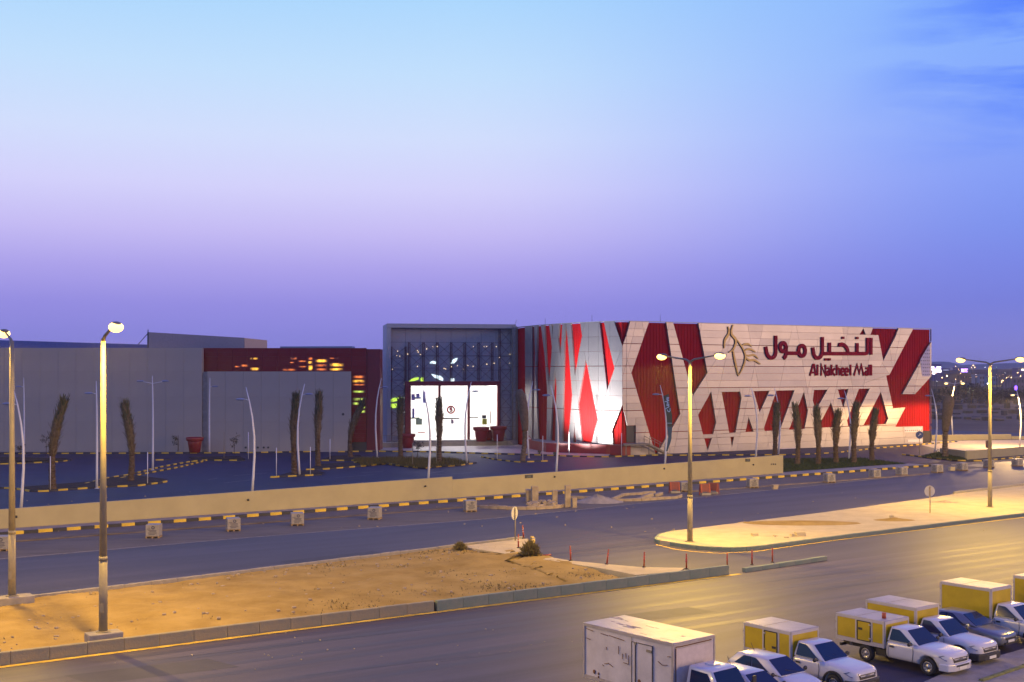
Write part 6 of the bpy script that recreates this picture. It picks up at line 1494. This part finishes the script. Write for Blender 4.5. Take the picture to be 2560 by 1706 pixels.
def strips(px0, px1, top_y, d, bars, lab):
    r = far_house(px0, px1, top_y, d, (.12,.08,.20), lab, 2, 4, 14)
    for (x0, x1, y0, y1, m) in bars:
        p, q = P(x0, y1, d), P(x1, y0, d); mb = MB(); mb.box(((p.x+q.x)/2-r.location.x, -.3, (p.z+q.z)/2), (q.x-p.x, .3, q.z-p.z)); mb.build('light_strip', m, r)
strips(2326, 2353, 912.5, 880, [(2328,2335,917,919.5,NEONW),(2341,2352,917,919.5,NEONW),(2328,2352,923.5,926,NEONW),(2332,2353,926.8,931,NEONW),(2328,2352,919.8,923.2,VIOLET),(2331,2337,931,936,NEONW)], 'far building with violet and white light strips beside the facade corner')
strips(2400, 2420, 920.5, 860, [(2402,2419,922,924.5,VIOLET),(2404,2409,924.5,929,NEONW),(2411,2417,923,929,VIOLET),(2402,2419,929.2,931,VIOLET)], 'far building with violet lit sign below the left head of the right twin lamp')
strips(2550, 2590, 922, 900, [(2553,2580,924,926,NEONW)], 'far building with one white light strip at the right edge')
strips(2356, 2374, 923, 900, [(2358,2371,925,927.5,mat('dim_strip',(.6,.6,.8),.5,var=0,emit=(.6,.6,.75),estr=.9))], 'far building with a dim white strip left of the violet sign')
far_house(2374, 2396, 928, 820, (.14,.10,.13), 'brown grey far block below the hill', 3, 4, 12); far_house(2428, 2470, 926, 940, (.13,.10,.14), 'long purple grey far block behind the narrow tower', 3, 8, 12); far_house(2494, 2552, 925, 980, (.14,.10,.12), 'long brown far block under the right hill', 3, 10, 12)
# lights of the district
BULB = {'warm': mat('far_warm', (1,.7,.3), .5, var=0, emit=(1,.58,.20), estr=22), 'white': mat('far_white', (1,1,1), .5, var=0, emit=(1,.95,.88), estr=20), 'green': mat('far_green', (.6,1,.4), .5, var=0, emit=(.55,.9,.35), estr=6)}
LT = [(270,665,'warm',5),(215,715,'warm',5),(380,845,'white',4),(500,765,'warm',9),(612,728,'warm',13),(810,805,'warm',9),(800,510,'warm',5),(870,575,'warm',4),(885,600,'warm',4),(1205,488,'warm',8),(1165,535,'warm',5),(1235,535,'warm',6),(915,665,'warm',6),(1268,750,'warm',5),(1260,695,'white',3),(1115,760,'warm',3),(1150,760,'warm',3),(1010,745,'warm',3),(1475,532,'white',4),(1620,495,'warm',5),(1730,530,'green',5),(1530,900,'white',10),(1875,832,'warm',9),(1960,765,'warm',8),(2070,765,'warm',8),(2275,735,'warm',8),(2210,655,'warm',7),(1800,725,'warm',4),(1745,750,'warm',3),(1635,740,'warm',3),(1520,740,'warm',3),(1120,1015,'green',4),(1115,1105,'green',4),(1205,1055,'green',3),(1085,1080,'green',2.5),(1290,740,'warm',3),(1935,655,'white',2.5),(330,690,'white',4),(365,670,'warm',4),(1730,690,'warm',2.5),(1870,700,'warm',2.5),(2010,735,'warm',3)]
for i, (x, y, c, s) in enumerate(LT):
    px, py = 2300+x/9.05, 860+y/9.05; d = 430 if y > 790 else (500 if y > 640 else 800); p = P(px, py, d); rad = s/9.05*d/F*.85
    r = empty('distant_lamp', (p.x, p.y, 0), label='small %s light among the buildings of the far district' % c, cat='lamp', group='%s lights of the far district' % c)
    mb = MB(); mb.tube([(0, 0, 0), (0, 0, p.z)], .1, 5); mb.build('post', DARKM, r); mb = MB(); mb.sphere((0, 0, p.z), rad, 8); mb.build('bulb', BULB[c], r)
# trees
TREEM = mat('far_tree_leaf', (.022, .024, .024), .95, var=.35, scale=.5)
def tree(px, by, top_y, w, lab, seed):
    d = G(px, by).y; h = zy(top_y, d); rnd = random.Random(seed); r = empty('far_tree', (plan(px, d)[0], d, 0), label=lab, cat='tree', group='dark trees before the far district')
    mb = MB(); mb.tube([(0, 0, 0), (.2, 0, h*.5)], [.3, .2], 6)
    for k in range(4): a = rnd.uniform(0, 6.28); mb.tube([(.1, 0, h*.4), (math.cos(a)*w*.25, math.sin(a)*w*.25, h*.75)], [.14, .05], 5)
    mb.build('trunk', BARK, r); mb = MB()
    cl = [(rnd.uniform(-.38, .38)*w, rnd.uniform(-.3, .3)*w, h*rnd.uniform(.4, .85), rnd.uniform(.14, .26)*w) for _ in range(11)]
    for cx, cy, cz, cr in cl:
        for j in range(80):
            v = Vector([rnd.gauss(0, 1) for _ in range(3)]).normalized()*cr*rnd.uniform(.5, 1.1); q = Vector((cx, cy, cz+v.z*.0))+v*1; s = [Vector([rnd.gauss(0, .4) for _ in range(3)]) for _ in range(2)]; mb.add([q, q+s[0], q+s[1]], [(0, 1, 2)])
    mb.build('crown', TREEM, r)
for i, (x, b, t, w, l) in enumerate([(2410,1008,966,12,'dark tree right of the arched house'), (2428,1010,962,13,'widest dark tree with green lights in it'), (2444,1008,972,10,'dark tree left of the right twin lamp pole'), (2362,1006,972,8,'small dark tree before the arched house'), (2515,1010,978,11,'dark tree right of the floodlit house'), (2545,1006,975,11,'dark tree behind the lit curved lamp at the right edge'), (2334,1008,985,7,'low dark tree beside the facade corner'), (2480,1012,984,7,'low dark tree before the floodlit house')]): tree(x, b, t, w, l, i)
# stacks of building material and huts on the dirt lot
rnd = random.Random(9)
SM = [mat('stack_%d' % i, c, .9, var=.25, scale=.5) for i, c in enumerate([(.05,.04,.035),(.03,.03,.045),(.065,.05,.035),(.025,.03,.055),(.045,.035,.04)])]
k = 0
for row, (y, h0, h1) in enumerate(((1010,1.6,3.2),(1022,1.2,2.6),(1036,.8,2.0),(1050,.6,1.5))):
    x = 2322+rnd.uniform(0, 8)
    nst_ = 0
    while x < 2575:
        nst_ += 1
        w = rnd.uniform(12, 30); p = G(x+w/2, y+rnd.uniform(-3, 3)); W = w*p.y/F*.85; H = rnd.uniform(h0, h1)
        r = empty('material_stack', p, rz=rnd.uniform(-.12, .12), label='%s stack of material from left, %s of dirt lot' % (ordn[nst_-1], ('back row', 'second row from the back', 'third row from the back', 'front row')[row]), cat='stack', group='stacked material on the dirt lot row %d' % (row+1))
        m = SM[k % 5]; n = max(1, int(W/rnd.uniform(2.0, 4.5)))
        for j in range(n):
            hh = H*rnd.uniform(.35, 1); mb = MB(); mb.box((-W/2+W*(j+.5)/n, 0, hh/2), (W/n*.9, rnd.uniform(1.5, 3), hh)); mb.build('bundle', m, r)
        if rnd.random() < .4: mb = MB(); mb.box((0, 0, H+.1), (W*.95, 2.6, .14)); mb.build('cover_sheet', SM[3], r)
        x += w+rnd.uniform(2, 14); k += 1
# hills on the skyline
def hill(pts, d, name='hill'):
    mb = MB(); n = len(pts)
    a = [P(x, y, d) for x, y in pts]
    for p in a: mb.v += [(p.x, p.y, -1), (p.x, p.y+40, p.z), (p.x, p.y+400, p.z*.9), (p.x, p.y+900, -1)]
    for i in range(n-1):
        for k in range(3): mb.f.append((4*i+k, 4*i+4+k, 4*i+5+k, 4*i+1+k)); mb.sm.append(True)
    structure(name, mb, mat('hill_rock', (.16, .13, .17), .95, var=.15, scale=.01))
hill([(2280,918),(2320,915),(2340,907),(2352,904.5),(2375,904),(2392,905),(2410,909),(2435,915),(2470,918),(2490,912),(2512,909),(2540,908),(2580,907),(2640,909),(2760,915),(2900,921)], 2300)
hill([(-400,926),(-100,924),(300,925),(800,926),(1300,924),(1700,926),(2200,923),(2400,921),(2900,924)], 3400)

# evening dust in the air
mb = MB(); mb.box((700, 1900, 22), (3200, 4000, 48)); hz = mb.build('haze', None); tag(hz, 'thin evening dust haze over the whole place', 'haze', kind='stuff')
hm = bpy.data.materials.new('haze'); hm.use_nodes = True; nt = hm.node_tree; nt.nodes.clear(); ho = nt.nodes.new('ShaderNodeOutputMaterial'); pv = nt.nodes.new('ShaderNodeVolumePrincipled')
pv.inputs['Color'].default_value = (.92, .9, .93, 1); pv.inputs['Density'].default_value = 0.00018; pv.inputs['Anisotropy'].default_value = 0.35
nt.links.new(pv.outputs[0], ho.inputs['Volume']); hz.data.materials.append(hm)
